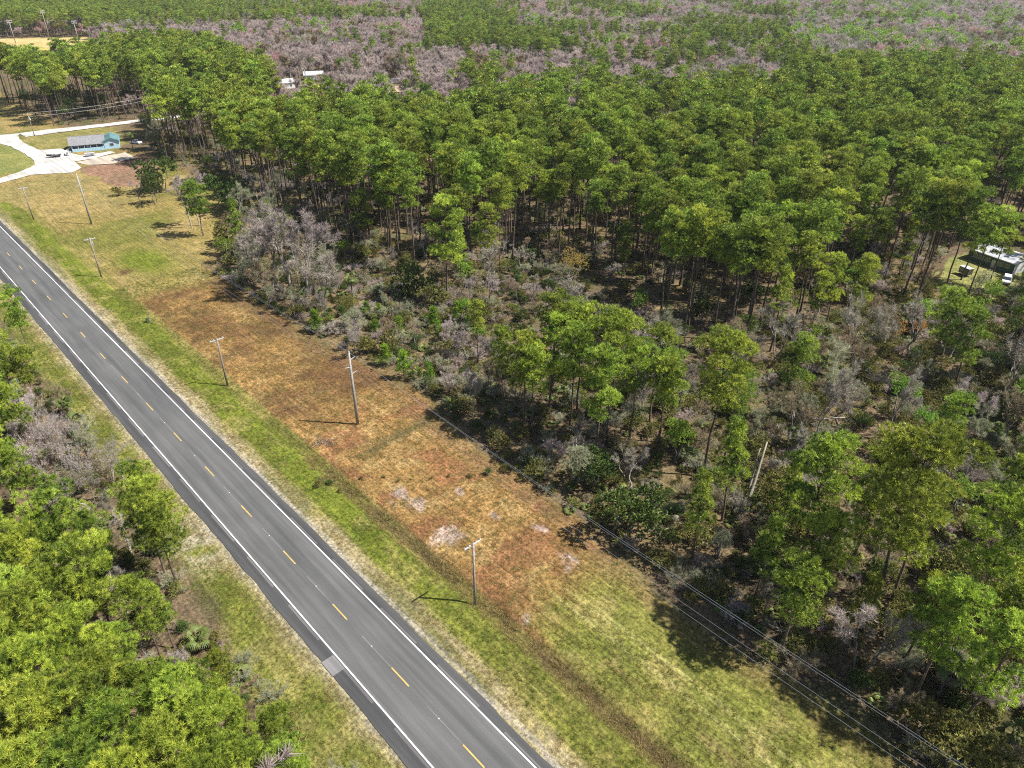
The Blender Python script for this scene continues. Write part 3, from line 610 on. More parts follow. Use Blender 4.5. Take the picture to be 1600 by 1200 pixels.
for nm, b, t, lk in [('oak', (243, 319), (234, 270), 'small round oak on mown field near drive'), ('moss', (395, 425), (388, 355), 'grey-green moss hung tree at the field edge'), ('yellow', (893, 440), (890, 378), 'broad yellow-brown tree below the pine wall'), ('dark', (650, 468), (648, 395), 'dark glossy evergreen tree deep in brushy lot'), ('dark', (980, 830), (985, 735), 'dark rounded evergreen bush jutting onto the orange field'), ('orange', (1390, 540), (1387, 478), 'upright rusty orange tree in grey thicket'), ('orange', (1432, 530), (1437, 485), 'spreading rusty orange tree right of the upright one'),
                   ('lime', (1398, 655), (1402, 560), 'round lime green tree in the bare thicket'), ('lime', (1325, 480), (1322, 380), 'tall lime green tree below the pine wall'), ('lime', (1510, 520), (1515, 440), 'lime green tree in front of the white trailer home'), ('lime', (1545, 482), (1550, 432), 'small lime green tree right of the lime tree by trailer home'), ('moss', (1588, 478), (1594, 425), 'grey-green tree in front of the trailer home end wall'), ('moss', (1528, 462), (1532, 415), 'grey-green tree in front of the trailer home front wall'), ('dark', (250, 300), (245, 225), 'dark evergreen tree at the corner of the field wood'), ('dark', (360, 330), (352, 250), 'dark evergreen tree against the pine trunks by the field'), ('dark', (925, 760), (930, 690), 'dark evergreen bush left of the rounded bush'), ('olive', (185, 305), (184, 286), 'low dark bush on the field left of the oak')]:
    v = LEAFY[nm][0]; r = byhand(nm.replace('moss', 'mossy').replace('lime', 'spring').replace('dark', 'evergreen').replace('olive', 'field').replace('orange', 'rusty').replace('yellow', 'yellowing') + ('_bush' if 'bush' in lk else '_tree'), v, b, t, cat='bush' if 'bush' in lk else 'tree', crown_name='foliage', group=GL if nm == 'lime' else None); THINGS.pop(); r['label'] = lk

def palm(base, H, label, sc=1.0, dead=0, n=22, cat='palm tree', tilt=0.0):
    g_ = G(*base); FIXED.append((g_[0], g_[1], 1.4)); r = empty('cabbage_palm' if H > 1.2 else 'dwarf_palm', (float(g_[0]), float(g_[1]), hzw(*g_)), rng.uniform(0, 6.28)); r['label'] = label; r['category'] = cat; r['group'] = GF
    if H > 1.2: put('trunk', palmtrunk(H, int(rng.integers(999))), r)
    for k in range(n):
        dd = k >= n - dead; el = rng.uniform(-.45, 1.15) if not dd else rng.uniform(-1.35, -.75)
        if H <= 1.2: el = rng.uniform(.2, 1.2)
        f = put('dead_frond' if dd else 'frond', FR['palm_dead' if dd else 'palm_leaf'], r, (0, 0, max(H, .15) + .05)); f.rotation_euler = (el, rng.normal() * .2, k * 2.4); s_ = sc * rng.uniform(.85, 1.15); f.scale = (s_, s_, s_)
    return r
palm((109, 650), 3.0, 'topmost of three palms between left wood and verge', 1.0, 2)
palm((124, 672), 2.6, 'middle of three palms between left wood and verge', 1.0, 2)
palm((137, 690), 2.0, 'lowest of three palms between left wood and verge', 1.1, 1)
palm((312, 1010), 1.4, 'palm at the edge of left wood near asphalt patch', 1.1, 1)
palm((552, 468), 5.2, 'tall palm in the brush left of dark evergreen', 1.15, 3)
palm((474, 482), 3.6, 'palm at the front of the grey brush', 1.1, 2)
palm((507, 476), 3.0, 'palm right behind the front palm of grey brush', 1.0, 1)
palm((707, 640), .6, 'low palm fan alone at the orange field edge', 1.35, 0, 14)
palm((1468, 1085), 4.2, 'palm with a skirt of hanging dead grey fronds', 1.3, 14, 26)
palm((1575, 1165), 2.2, 'drooping grey palm in the lower right corner', 1.2, 10, 22)
palm((208, 232), 5.0, 'palm beside the white pickup near blue house', 1.1, 2)
palm((252, 240), 6.0, 'taller palm at wood edge right of pickup palm', 1.1, 2)
palm((262, 252), 4.0, 'shorter palm at wood edge right of pickup palm', 1.0, 1)
palm((1240, 700), 2.4, 'palm among bare trees below the orange trees', 1.2, 2)
palm((1545, 690), 2.2, 'palm in the thicket right of lone leaning pine', 1.2, 2)
palm((1340, 545), 2.6, 'palm in shade left of the rusty orange trees', 1.2, 2)
palm((1280, 580), 2.0, 'palm in grey thicket left of lime tree', 1.2, 2)
palm((1075, 720), 1.0, 'low palm under the forked pine', 1.3, 0, 14)
palm((1050, 810), .8, 'low palm beside the dark rounded bush', 1.2, 2, 14)
palm((1190, 905), .8, 'low palm below the two leaning dead trunks', 1.3, 0, 14)
palm((470, 440), 4.0, 'palm under the large mauve leafless tree', 1.1, 2)
palm((1430, 520), 2.6, 'palm just right of the spreading orange tree', 1.1, 1)

# built things among the trees: nothing grows on them, and the canopy in front of them is thin
SEEN = [(450, 134, 16), (491, 122, 17), (613, 128, 16), (781, 165, 9), (829, 167, 13), (890, 178, 9), (906, 187, 10), (925, 187, 7), (1321, 341, 12), (1545, 398, 16), (1572, 434, 15), (1507, 427, 8)]
for a_, b_, c_ in SEEN: g_ = G(a_, b_ + 3); FIXED.append((g_[0], g_[1], 7.0))
for a_, b_ in ((1390, 540), (1432, 530), (1398, 655), (893, 440), (1325, 480)):
    g_ = G(a_, b_); FIXED += [(g_[0] + k * 3.0, g_[1] - k * .3, 3.4) for k in range(1, 6)]
SHOWN = [(1387, 505, 40), (1437, 500, 40), (1185, 745, 45), (1465, 1040, 45), (1100, 640, 30), (1400, 600, 34), (890, 400, 34), (1325, 425, 34), (652, 430, 30), (1490, 660, 30)]
# ---- the woods: a jittered grid over the whole view, species by place
def wedge(y0, y1, sp, zmarg=0):
    pts = []
    ys = np.arange(y0, y1, sp)
    for y in ys:
        w = .76 * y + 45; xs = np.arange(-w, w, sp); pts.append(np.column_stack([xs + rng.uniform(-.42, .42, len(xs)) * sp, y + rng.uniform(-.42, .42, len(xs)) * sp]))
    return np.concatenate(pts)
NEAR_EDGE = Gs([(252, 205, 0), (262, 262, 0), (345, 318, 0), (420, 335, 0), (520, 372, 0), (600, 410, 0), (690, 455, 0), (780, 440, 0), (850, 395, 0), (905, 400, 0), (960, 470, 0), (1060, 540, 0), (1170, 560, 0), (1250, 520, 0), (1340, 470, 0), (1400, 440, 0), (1480, 450, 0), (1620, 470, 0), (1800, 480, 0)])
FAR_EDGE = Gs([(1900, 90, 23), (1600, 92, 23), (1420, 84, 23), (1270, 90, 23), (1180, 112, 23), (1090, 138, 23), (1000, 128, 23), (920, 118, 23), (830, 122, 23), (760, 120, 23), (700, 150, 23), (640, 136, 23), (560, 122, 23), (500, 130, 23), (440, 152, 23), (400, 150, 23), (330, 120, 23)])
PINEWALL = np.concatenate([NEAR_EDGE, FAR_EDGE])
BAND = np.concatenate([Gs([(-160, 226, 0), (0, 208, 0), (100, 197, 0), (250, 180, 0), (330, 178, 0)]), Gs([(420, 150, 22), (415, 100, 22), (340, 62, 22), (292, 56, 22), (200, 60, 22), (150, 62, 22), (130, 76, 22), (60, 79, 22), (0, 72, 22), (-160, 74, 22)])])
FIELD = LAWNS[4][0]
OPEN_R = np.concatenate([W2(np.array([-60, 0, 30, 60, 82, 95, 110, 150, 168, 190, 215, 260, 300, 330, 480]), np.array([31, 31, 31.5, 33.5, 36, 38.5, 36, 33.5, 34, 46, 62, 66, 62, 54, 50.])), W2(np.array([480., -60]), np.array([-11, -11.]))])
YARD = Gs([(-60, 300), (-60, 212), (0, 206), (60, 200), (200, 186), (330, 174), (335, 184), (232, 193), (236, 240), (250, 262), (258, 285), (230, 330), (-60, 330)])
CLEAR = [Gs(p) for p in ([(1450, 440), (1492, 378), (1600, 385), (1700, 400), (1700, 480), (1600, 470), (1500, 462)], [(1340, 322), (1420, 300), (1500, 318), (1640, 320), (1640, 345), (1500, 345)], [(1225, 222), (1330, 238), (1335, 262), (1228, 254)],
    [(430, 145), (510, 122), (560, 134), (650, 128), (660, 142), (560, 150), (450, 160)], [(525, 196), (625, 200), (700, 196), (765, 190), (770, 202), (640, 212), (530, 205)], [(870, 196), (925, 186), (950, 200), (900, 216)], [(1300, 352), (1335, 340), (1345, 368), (1310, 375)])]
PLOT = Gs([(345, 470), (420, 452), (540, 395), (690, 462), (790, 445), (905, 410), (1000, 540), (900, 560), (800, 680), (705, 640), (600, 580), (500, 530), (430, 490)])
P = wedge(30, 1720, 4.6); P = P[rng.random(len(P)) < np.clip(1.15 - P[:, 1] / 2300, .4, 1)]
u_, v_ = UV(P)
blocked = inside(P, OPEN_R) | inside(P, YARD) | inside(P, FIELD) | (np.abs(v_) < 10)
for c in CLEAR: blocked |= inside(P, c)
P = P[~blocked]; u_, v_ = UV(P)
FX = np.array(FIXED)
nearfix = np.zeros(len(P), bool)
for fx, fy, fr in FIXED: nearfix |= (P[:, 0] - fx) ** 2 + (P[:, 1] - fy) ** 2 < fr * fr
P = P[~nearfix]; u_, v_ = UV(P)
px = proj(np.column_stack([P, np.full(len(P), 10.0)]))
hid = np.zeros(len(P), bool)
for zz in (5, 10, 15, 20, 24):
    pz = proj(np.column_stack([P, np.full(len(P), float(zz))]))
    for a_, b_, c_ in SEEN + SHOWN: hid |= (P[:, 1] < G(a_, b_ + c_)[1]) & ((pz[:, 0] - a_) ** 2 + (pz[:, 1] - b_) ** 2 < (c_ * .95) ** 2) & (rng.random(len(P)) < (.8 if b_ < 200 else .5))
    hid |= (pz[:, 0] < 158) & (pz[:, 0] > -120) & (pz[:, 1] > 58) & (pz[:, 1] < 74 - .03 * pz[:, 0]) & (P[:, 1] < 640)
P = P[~hid]; u_, v_ = UV(P); px = px[~hid]
wall, band, plot_ = inside(P, PINEWALL), inside(P, BAND), inside(P, PLOT)
left = (v_ < 0) & (P[:, 1] < 330) & ~band
lower = (v_ > 0) & ~wall & ~plot_ & (P[:, 1] < 330) & ~band
nA = fbm(P[:, 0], P[:, 1], 46, 50); nB = fbm(P[:, 0], P[:, 1], 95, 60); nC = fbm(P[:, 0], P[:, 1], 17, 70); rr = rng.random(len(P))
sp_ = np.full(len(P), '', dtype='U12')
far = ~(wall | band | plot_ | left | lower)
# wall and band: pines, a few bare and dark trees in the gaps
sp_[wall] = np.where(rr[wall] < .90 - .35 * (nC[wall] > .66), 'pine', np.where(rr[wall] < .95, 'bare', 'dark'))
thin = rng.random(len(P)); nearw = wall & (P[:, 1] < 230); sp_[wall & (thin > .62 + .25 * (nC - .5) + .12 * nearw)] = ''; sp_[wall & ~nearw & (nA < .37) & (rr < .7)] = ''
sp_[band] = np.where(rr[band] < .90, 'pine', 'oak'); sp_[band & (thin > .62)] = ''
sp_[left] = np.where(rr[left] < .16, 'pine', np.where(rr[left] < .34, 'bare', np.where(rr[left] < .48, 'dark', '')))
gap = left & (px[:, 0] > 20) & (px[:, 0] < 190) & (px[:, 1] > 560) & (px[:, 1] < 760); sp_[gap] = np.where(rr[gap] < .3, 'bare', '')
gap = left & (px[:, 0] > 180) & (px[:, 1] > 830); sp_[gap] = np.where(rr[gap] < .12, 'bare', '')
sp_[plot_] = np.where(rr[plot_] < .17, 'bare', np.where(rr[plot_] < .23, 'dark', np.where(rr[plot_] < .34, 'moss', np.where(rr[plot_] < .36, 'lime', ''))))
sp_[lower] = np.where(rr[lower] < .20, 'bare', np.where(rr[lower] < .235, 'pine', np.where(rr[lower] < .27, 'dark', np.where(rr[lower] < .31, 'lime', np.where(rr[lower] < .43, 'moss', '')))))
sp_[lower & (px[:, 1] > 820) & (sp_ == 'lime')] = ''
upm = lower & (px[:, 0] > 960) & (px[:, 1] < 640); sp_[upm] = np.where(rr[upm] < .22, 'bare', np.where(rr[upm] < .29, 'pine', np.where(rr[upm] < .37, 'dark', np.where(rr[upm] < .45, 'lime', np.where(rr[upm] < .62, 'moss', '')))))
# beyond: bare swamp woods with drifts of pines, dark and fresh green
px_, py_ = px[:, 0], px[:, 1]
nD = fbm(P[:, 0], P[:, 1], 34, 150); nE = fbm(P[:, 0], P[:, 1], 75, 160)
pineness = .9 * sst(.60, .66, nE * .55 + nD * .45) + .015
pineness = np.maximum(pineness, sst(420, 250, px_) * sst(58, 40, py_) * .9)
pineness = np.maximum(pineness, .95 * ((py_ > 8) & (py_ < 82) & (px_ > 665) & (px_ < 805)) * sst(.42, .50, nD))
pineness = np.maximum(pineness, .9 * ((py_ > 44) & (py_ < 104) & (px_ > 790) & (px_ < 1230)) * sst(.47, .53, nD))
pineness = np.maximum(pineness, .6 * ((py_ < 32) & (px_ < 520)) * sst(.42, .5, nD))
pineness *= np.where((px_ > 1230) & (py_ < 90), .2, 1) * np.where((px_ > 180) & (px_ < 660) & (py_ > 38) & (py_ < 150), .35, 1)
limeness = .025 + .5 * sst(.60, .68, nC) * ((px_ > 1230) & (py_ > 20)) + .22 * sst(.62, .70, nC) * (px_ > 700) + .06 * (nC > .66)
q = rng.random(len(P))
sp_[far & True] = np.where(rr[far] < pineness[far] * .92, np.where(q[far] < .75, 'pine', 'oak'), np.where(q[far] < limeness[far] * .8, 'lime', 'bare'))
sp_[far & (thin > .72)] = ''
depth = px[:, 2]; dist = np.hypot(P[:, 0], P[:, 1])
inframe = (px_ > -40) & (px_ < 1640) & (py_ > -30) & (py_ < 1280)
grid_sp = {'pine': 5.0, 'bare': 5.0, 'oak': 6, 'dark': 5, 'lime': 6}
def take(s, n):                        # the n plants of a kind that show largest
    i = np.where((sp_ == s))[0]; i = i[np.argsort(depth[i] + np.where(inframe[i], 0, 1e5))]
    k = i[:n]; k = k[inframe[k]]; rest = np.setdiff1d(i, k); return k, rest
n_hand = sum(1 for t in THINGS if t[1] == 'pine_tree')
kp, rp = take('pine', 296 - n_hand)
for i in kp:
    if left[i]: v = BIGPINES[rng.integers(0, 5)]; H = rng.uniform(11, 16)
    elif wall[i] or band[i]: v = PINES[[0, 1, 2, 3, 5, 7, 4, 0, 2][rng.integers(0, 9)]]; H = rng.uniform(20, 27.5) + (nB[i] - .5) * 6 if rng.random() < .9 else rng.uniform(12, 17)
    else: v = SPARSE[rng.integers(0, 4)]; H = rng.uniform(13, 20)
    if lower[i] and v_[i] < 46: H *= .8
    plant('pine_tree', v, P[i], H / v[0], look='tall' if H > 22.5 else 'bushy' if left[i] else 'medium' if H > 15 else 'short', group=GP, wide=float(rng.uniform(.9, 1.15)))
kb, rb_ = take('bare', 260)
for i in kb:
    kd = ['grey', 'grey', 'tan', 'tan', 'green', 'green', 'mauve'][rng.integers(0, 7)]; v = BARES[kd][rng.integers(0, 3)]; H = rng.uniform(6, 11.5) if not plot_[i] else rng.uniform(4, 7.5)
    if left[i]: H = rng.uniform(5, 8)
    plant('bare_tree', v, P[i], H / v[0], look={'grey': 'silvery', 'tan': 'tan', 'mauve': 'pale', 'green': 'greenish'}[kd], kind='leafless tree', group=GB, wide=float(rng.uniform(.9, 1.3)))
kd_, rd_ = take('dark', 150)
for i in kd_:
    v = LEAFY['dark'][rng.integers(0, 2)]; H = rng.uniform(3.5, 7.5) * (.75 if plot_[i] or left[i] else 1); plant('evergreen_tree', v, P[i], H / v[0], look='dark', kind='evergreen tree', crown_name='foliage', group='evergreen trees under the pines')
kl, rl_ = take('lime', 120)
for i in kl:
    v = LEAFY['lime'][rng.integers(0, 2)]; H = rng.uniform(6, 10) if not far[i] else rng.uniform(13, 18); plant('spring_tree', v, P[i], H / v[0], look='lime green', kind='tree in fresh leaf', crown_name='foliage', group=GL)
km, rm_ = take('moss', 150)
for i in km:
    v = LEAFY['moss' if rng.random() < .4 else 'olive'][rng.integers(0, 2)]; H = rng.uniform(3.5, 8); plant('thicket_tree', v, P[i], H / v[0], look='grey-green' if v in LEAFY['moss'] else 'olive green', kind='thicket tree', crown_name='foliage', group='small trees of the thicket')
ko, ro_ = take('oak', 60)
for i in ko:
    v = LEAFY['oak'][rng.integers(0, 2)]; H = rng.uniform(8, 12); plant('oak_tree', v, P[i], H / v[0], look='dark green', kind='oak tree', crown_name='foliage', group='oaks among the far pines')

# bushes on the forest floor of the near woods
Q = wedge(34, 330, 2.5); uq, vq = UV(Q)
bl = inside(Q, OPEN_R) | inside(Q, YARD) | (np.abs(vq) < 10.5)
for c in CLEAR: bl |= inside(Q, c)
Q = Q[~bl]; uq, vq = UV(Q); qx = proj(np.column_stack([Q, np.full(len(Q), 1.5)]))
qin = (qx[:, 0] > -20) & (qx[:, 0] < 1620) & (qx[:, 1] < 1230)
dens = np.where(inside(Q, PINEWALL) | inside(Q, BAND), .30, np.where(vq < 0, .55, .74)); nq = fbm(Q[:, 0], Q[:, 1], 13, 80)
keep = (rng.random(len(Q)) < dens * (.55 + .9 * nq)); Q, qx, qin, uq, vq, nq = Q[keep], qx[keep], qin[keep], uq[keep], vq[keep], nq[keep]
order = np.argsort(qx[:, 2] + np.where(qin, 0, 1e5))
order = order[rng.permutation(len(order))[:len(order)].argsort()] if False else order
def bush_var(i):
    r = rng.random(); pl = inside(Q[i:i + 1], PLOT)[0]
    if r < (.46 if pl else .30): return SCRUB[[0, 1, 1, 3, 3, 2][rng.integers(0, 6)]], 'scrub'
    if r < .82: return LEAFY['olive'][rng.integers(0, 2)], 'olive'
    return LEAFY['dark'][rng.integers(0, 2)], 'dark'
nb = {'scrub': 0, 'olive': 0, 'dark': 0}; rest_b = []
for i in order:
    v, kd = bush_var(i); H = rng.uniform(1.3, 3.2) * (1 if vq[i] > 0 else .8)
    if nb[kd] < 280 and qin[i]:
        nb[kd] += 1
        plant({'scrub': 'leafless_bush', 'olive': 'olive_bush', 'dark': 'evergreen_bush'}[kd], v, Q[i], H / v[0], look={'scrub': 'twiggy grey', 'olive': 'olive green', 'dark': 'dark green'}[kd], kind={'scrub': 'leafless bush', 'olive': 'leafy bush', 'dark': 'evergreen bush'}[kd], crown_name='foliage' if kd != 'scrub' else 'twigs', trunk_name='stem', group=GS, cat='bush', wide=float(rng.uniform(.9, 1.35)))
    else: rest_b.append((i, kd, H))

# ------------------------------------------------------------------ masses nobody could count: scattered from a few shapes by geometry nodes
def joined(name, t, c, mt, mc):        # trunk and crown as one shape for a mass
    tv = np.zeros((len(t.vertices), 3), np.float32); t.vertices.foreach_get('co', tv.ravel()); tf = [tuple(p.vertices) for p in t.polygons]
    if isinstance(c, Leaves):
        cv = np.concatenate(c.P).reshape(-1, 3); sh = np.concatenate(c.sh)
    else:
        cv = np.zeros((len(c.vertices), 3), np.float32); c.vertices.foreach_get('co', cv.ravel()); sh = np.zeros(len(cv), np.float32); c.attributes['shade'].data.foreach_get('value', sh)
    n = len(tv); me = bpy.data.meshes.new(name)
    tt = np.array([[q[0], q[k], q[k + 1]] for q in tf for k in range(1, len(q) - 1)], np.int32)
    F = np.concatenate([tt, np.arange(len(cv), dtype=np.int32).reshape(-1, 3) + n]); V = np.concatenate([tv, cv]).astype(np.float32)
    me.vertices.add(len(V)); me.vertices.foreach_set('co', V.ravel()); me.loops.add(F.size); me.loops.foreach_set('vertex_index', F.ravel()); me.polygons.add(len(F)); me.polygons.foreach_set('loop_start', np.arange(0, F.size, 3, dtype=np.int32))
    mi = np.zeros(len(F), np.int32); mi[len(tt):] = 1; me.materials.append(mt); me.materials.append(mc); me.polygons.foreach_set('material_index', mi); me.update(calc_edges=True)
    a = me.attributes.new('shade', 'FLOAT', 'POINT'); a.data.foreach_set('value', np.concatenate([np.full(n, .5), sh]).astype(np.float32))
    return me
def mass(name, label, cat, protos, pts, idx, rot, scl):
    col = bpy.data.collections.new(name + '_shapes')
    for k, me in enumerate(protos):
        o = bpy.data.objects.new('%s_shape_%02d' % (name, k), me); col.objects.link(o)
    me = bpy.data.meshes.new(name); me.vertices.add(len(pts)); me.vertices.foreach_set('co', np.asarray(pts, np.float32).ravel())
    for nm, ty, dat in (('pick', 'INT', np.asarray(idx, np.int32)), ('turn', 'FLOAT_VECTOR', np.asarray(rot, np.float32)), ('size', 'FLOAT_VECTOR', np.asarray(scl, np.float32))):
        a = me.attributes.new(nm, ty, 'POINT'); a.data.foreach_set('value' if ty == 'INT' else 'vector', dat.ravel())
    ob = put(name, me); ng = bpy.data.node_groups.new(name, 'GeometryNodeTree')
    ng.interface.new_socket('Geometry', in_out='INPUT', socket_type='NodeSocketGeometry'); ng.interface.new_socket('Geometry', in_out='OUTPUT', socket_type='NodeSocketGeometry')
    n_ = ng.nodes; l_ = ng.links; gi = n_.new('NodeGroupInput'); go = n_.new('NodeGroupOutput')
    ip = n_.new('GeometryNodeInstanceOnPoints'); ci = n_.new('GeometryNodeCollectionInfo'); ci.inputs['Collection'].default_value = col; ci.inputs['Separate Children'].default_value = True; ci.inputs['Reset Children'].default_value = True
    ip.inputs['Pick Instance'].default_value = True
    for nm, ty, sock in (('pick', 'INT', 'Instance Index'), ('turn', 'FLOAT_VECTOR', 'Rotation'), ('size', 'FLOAT_VECTOR', 'Scale')):
        na = n_.new('GeometryNodeInputNamedAttribute'); na.data_type = ty; na.inputs['Name'].default_value = nm; l_.new(na.outputs['Attribute'], ip.inputs[sock])
    l_.new(gi.outputs[0], ip.inputs['Points']); l_.new(ci.outputs[0], ip.inputs['Instance']); l_.new(ip.outputs[0], go.inputs[0])
    md = ob.modifiers.new('scatter', 'NODES'); md.node_group = ng
    tag(ob, label, cat, None, 'stuff'); return ob
def scatter(name, label, cat, protos, xy, z=None, idx=None, sc=None, wide=None, tilt=.04):
    n = len(xy); idx = rng.integers(0, len(protos), n) if idx is None else idx
    if z is None: u, v = UV(xy); z = hz(u, v)
    rot = np.column_stack([rng.normal(size=n) * tilt, rng.normal(size=n) * tilt, rng.uniform(0, 6.283, n)]); s = np.ones(n) if sc is None else sc; w = rng.uniform(.9, 1.15, n) if wide is None else wide
    return mass(name, label, cat, protos, np.column_stack([xy, z]), idx, rot, np.column_stack([s * w, s * w, s]))
farp = [joined('far_pine', t, L, M['bark'], M['needle']) for H, t, L in FARP]
Hs = rng.uniform(.80, 1.14, len(rp)) * np.where(far[rp], .80, 1.02)
farp += [joined('off_pine', t, c_, M['bark'], M['needle']) for H, t, c_ in BIGPINES[:2] + PINES[:2]]
pi_ = rng.integers(0, 4, len(rp)); cl_ = depth[rp] < 230; pi_[cl_] = np.where(left[rp][cl_], 4, 6) + rng.integers(0, 2, cl_.sum()); Hs = np.where(cl_ & left[rp], Hs * .85, Hs)
scatter('pine_forest', 'far mass of green pines beyond the near rows', 'forest', farp, P[rp], None, pi_, Hs)
fb = []
for k, (mt, bk) in enumerate([('twig_far_grey', 'bark_grey'), ('twig_far_grey', 'bark_grey'), ('twig_mauve', 'bark_grey'), ('twig_mauve', 'bark_grey'), ('twig_pink', 'bark_grey'), ('twig_greenish', 'bark_grey'), ('twig_greenish', 'bark_grey'), ('twig_tan', 'bark_grey')]):
    t, L = bare(800 + k, 11.5, 7.8, 3, 900, 1.2, .055, 1, mt, bk, 1); fb.append(joined('far_bare', t, L, M[bk], M[mt]))
i = rb_; bx, by = P[i, 0], P[i, 1]
gk = fbm(bx, by, 26, 130) + rng.normal(size=len(i)) * .07; g2 = fbm(bx, by, 60, 140) + rng.normal(size=len(i)) * .05; hf = (rng.random(len(i)) < .5).astype(int)
mv = sst(1350, 800, px_[i] + 160 * (g2 - .5)) * .34 + .30
idx = np.where(gk < mv + .02, 2 + hf, np.where(gk < .58, hf, np.where(gk < .70, 5 + hf, 7))); idx = np.where((g2 > .60) & (rng.random(len(i)) < .6), 4, idx)
scatter('bare_woodland', 'far mauve and grey mass of leafless swamp trees', 'forest', fb, P[i], None, idx, rng.uniform(.8, 1.3, len(i)) * np.where(far[i], 1.1, .8), rng.uniform(.85, 1.25, len(i)))
fl = []
for k, (mt, H, w) in enumerate([('lime_leaf', 9, 6.5), ('lime_leaf', 8, 6.0), ('dark_leaf', 10, 8.5), ('dark_leaf', 9, 8.0), ('olive_leaf', 9, 7.5)]):
    t, L = leafy(900 + k, H, w, 150, 7, .62, .18, .3, stems=1, blobs=10, lod=1); fl.append(joined('far_leafy', t, L, M['bark_grey'], M[mt]))
i = np.concatenate([rl_, ro_, rd_]); idx = np.concatenate([rng.integers(0, 2, len(rl_)), rng.integers(2, 5, len(ro_)), rng.integers(2, 4, len(rd_))])
scatter('leafy_woodland', 'far scattered green broadleaf trees in the leafless woods', 'forest', fl, P[i], None, idx, rng.uniform(.75, 1.15, len(i)) * np.concatenate([np.full(len(rl_), 1.95), np.full(len(ro_), 1.4), np.full(len(rd_), .7)]))
# undergrowth: the smaller bushes, palmettos, weeds and seedlings of the forest floor
ub = [joined('u', *v[1:], M['bark_grey'], v[2].materials[0]) for v in (SCRUB[0], SCRUB[1], SCRUB[2], SCRUB[3], LEAFY['olive'][0], LEAFY['olive'][1], LEAFY['dark'][0])]
UH = np.array([3, 3, 3, 3, 3.6, 3.6, 6.0])
pm = [clump_mesh(3, M['palm_leaf']), clump_mesh(4, M['palm_leaf'], 12, .5, 1.1)]
bi = np.array([r[0] for r in rest_b]); bk_ = [r[1] for r in rest_b]; bh = np.array([r[2] for r in rest_b])
idx1 = np.array([{'scrub': int(rng.integers(0, 4)), 'olive': int(rng.integers(4, 6)), 'dark': 6}[k] for k in bk_]); sc1 = bh / UH[idx1]
Z = wedge(34, 420, 1.5); uz, vz = UV(Z); bl = inside(Z, OPEN_R) | inside(Z, YARD) | (np.abs(vz) < 10.2)
for c in CLEAR: bl |= inside(Z, c)
Z = Z[~bl]; nz_ = fbm(Z[:, 0], Z[:, 1], 8, 90); uz, vz = UV(Z); inw = inside(Z, PINEWALL) | inside(Z, BAND)
kz = rng.random(len(Z)) < np.where(inw, .22, .62) * sst(.28, .55, nz_); Z = Z[kz]
idx2 = rng.choice([0, 1, 2, 3, 4, 5, 6, 7, 8], len(Z), p=[.09, .13, .08, .12, .17, .16, .07, .10, .08]); hh = rng.uniform(.35, 1.2, len(Z))
sc2 = np.where(idx2 < 7, hh / np.append(UH, [1, 1])[idx2], rng.uniform(.7, 1.2, len(Z)))
AA = np.concatenate([Q[bi], Z]); 
scatter('undergrowth', 'tangled low brush and palmetto covering the forest floor', 'undergrowth', ub + pm, AA, None, np.concatenate([idx1, idx2]), np.concatenate([sc1, sc2]), rng.uniform(.9, 1.5, len(AA)))
# grass tufts on the verges, the dry lot and the pasture
def tuft(seed, m, n=26, r=.38, h=.30, w=.014):
    g = np.random.default_rng(seed); L = Leaves(); c = np.column_stack([g.normal(size=(n, 2)) * r * .5, np.zeros(n)])
    L.tufts(c, np.tile([0, 0, 1.0], (n, 1)) + g.normal(size=(n, 3)) * .35, 2, h, w, .35, g.uniform(.2, .8, n), g); return L.mesh('tuft', m)
gt = [tuft(1, M['grass_green']), tuft(2, M['grass_olive']), tuft(3, M['grass_tan']), tuft(4, M['grass_rust']), tuft(5, M['grass_tan'], 34, .6, .55, .018)]
T_ = W2(*[a.ravel() for a in np.meshgrid(np.arange(-8, 175, .5), np.arange(-14, 40, .5), indexing='ij')]); T_ = T_ + rng.uniform(-.35, .35, T_.shape); ut, vt = UV(T_)
ok = (np.abs(vt) > 5.6) & (inside(T_, OPEN_R) | ((vt < -5) & (vt > -11.5))); q_ = proj(np.column_stack([T_, np.zeros(len(T_))])); ok &= (q_[:, 0] > -60) & (q_[:, 0] < 1660) & (q_[:, 1] < 1260)
T_, ut, vt = T_[ok], ut[ok], vt[ok]; nt_ = fbm(ut, vt, 5, 95); n2_ = fbm(ut, vt, 11, 97)
pr = rng.random(len(T_)); lot = (ut > 40) & (ut < 166) & (vt > 14); pas = (ut <= 40) & (vt > 14); ver = np.abs(vt) <= 14
k_ = pr < np.where(lot, .62, np.where(pas, .6, .6)) * sst(.2, .6, nt_)
r2 = rng.random(len(T_)); idx = np.where(lot, np.where(r2 < .45, 2, np.where(r2 < .8, 3, 1)), np.where(pas, np.where(r2 < .55, 1, np.where(r2 < .8, 2, 0)), np.where(np.abs(vt) < 7.6, 2, np.where(r2 < .55, 0, 1))))
dd = (np.abs(vt - 13.2) < 1.3) & (ut < 88); idx = np.where(dd & (r2 < .7), 4, idx); k_ |= dd & (pr < .5)
scatter('grass', 'short uneven grass tufts on the verges and the mown field', 'grass', gt, T_[k_], None, idx[k_], rng.uniform(.5, 1.15, k_.sum()))

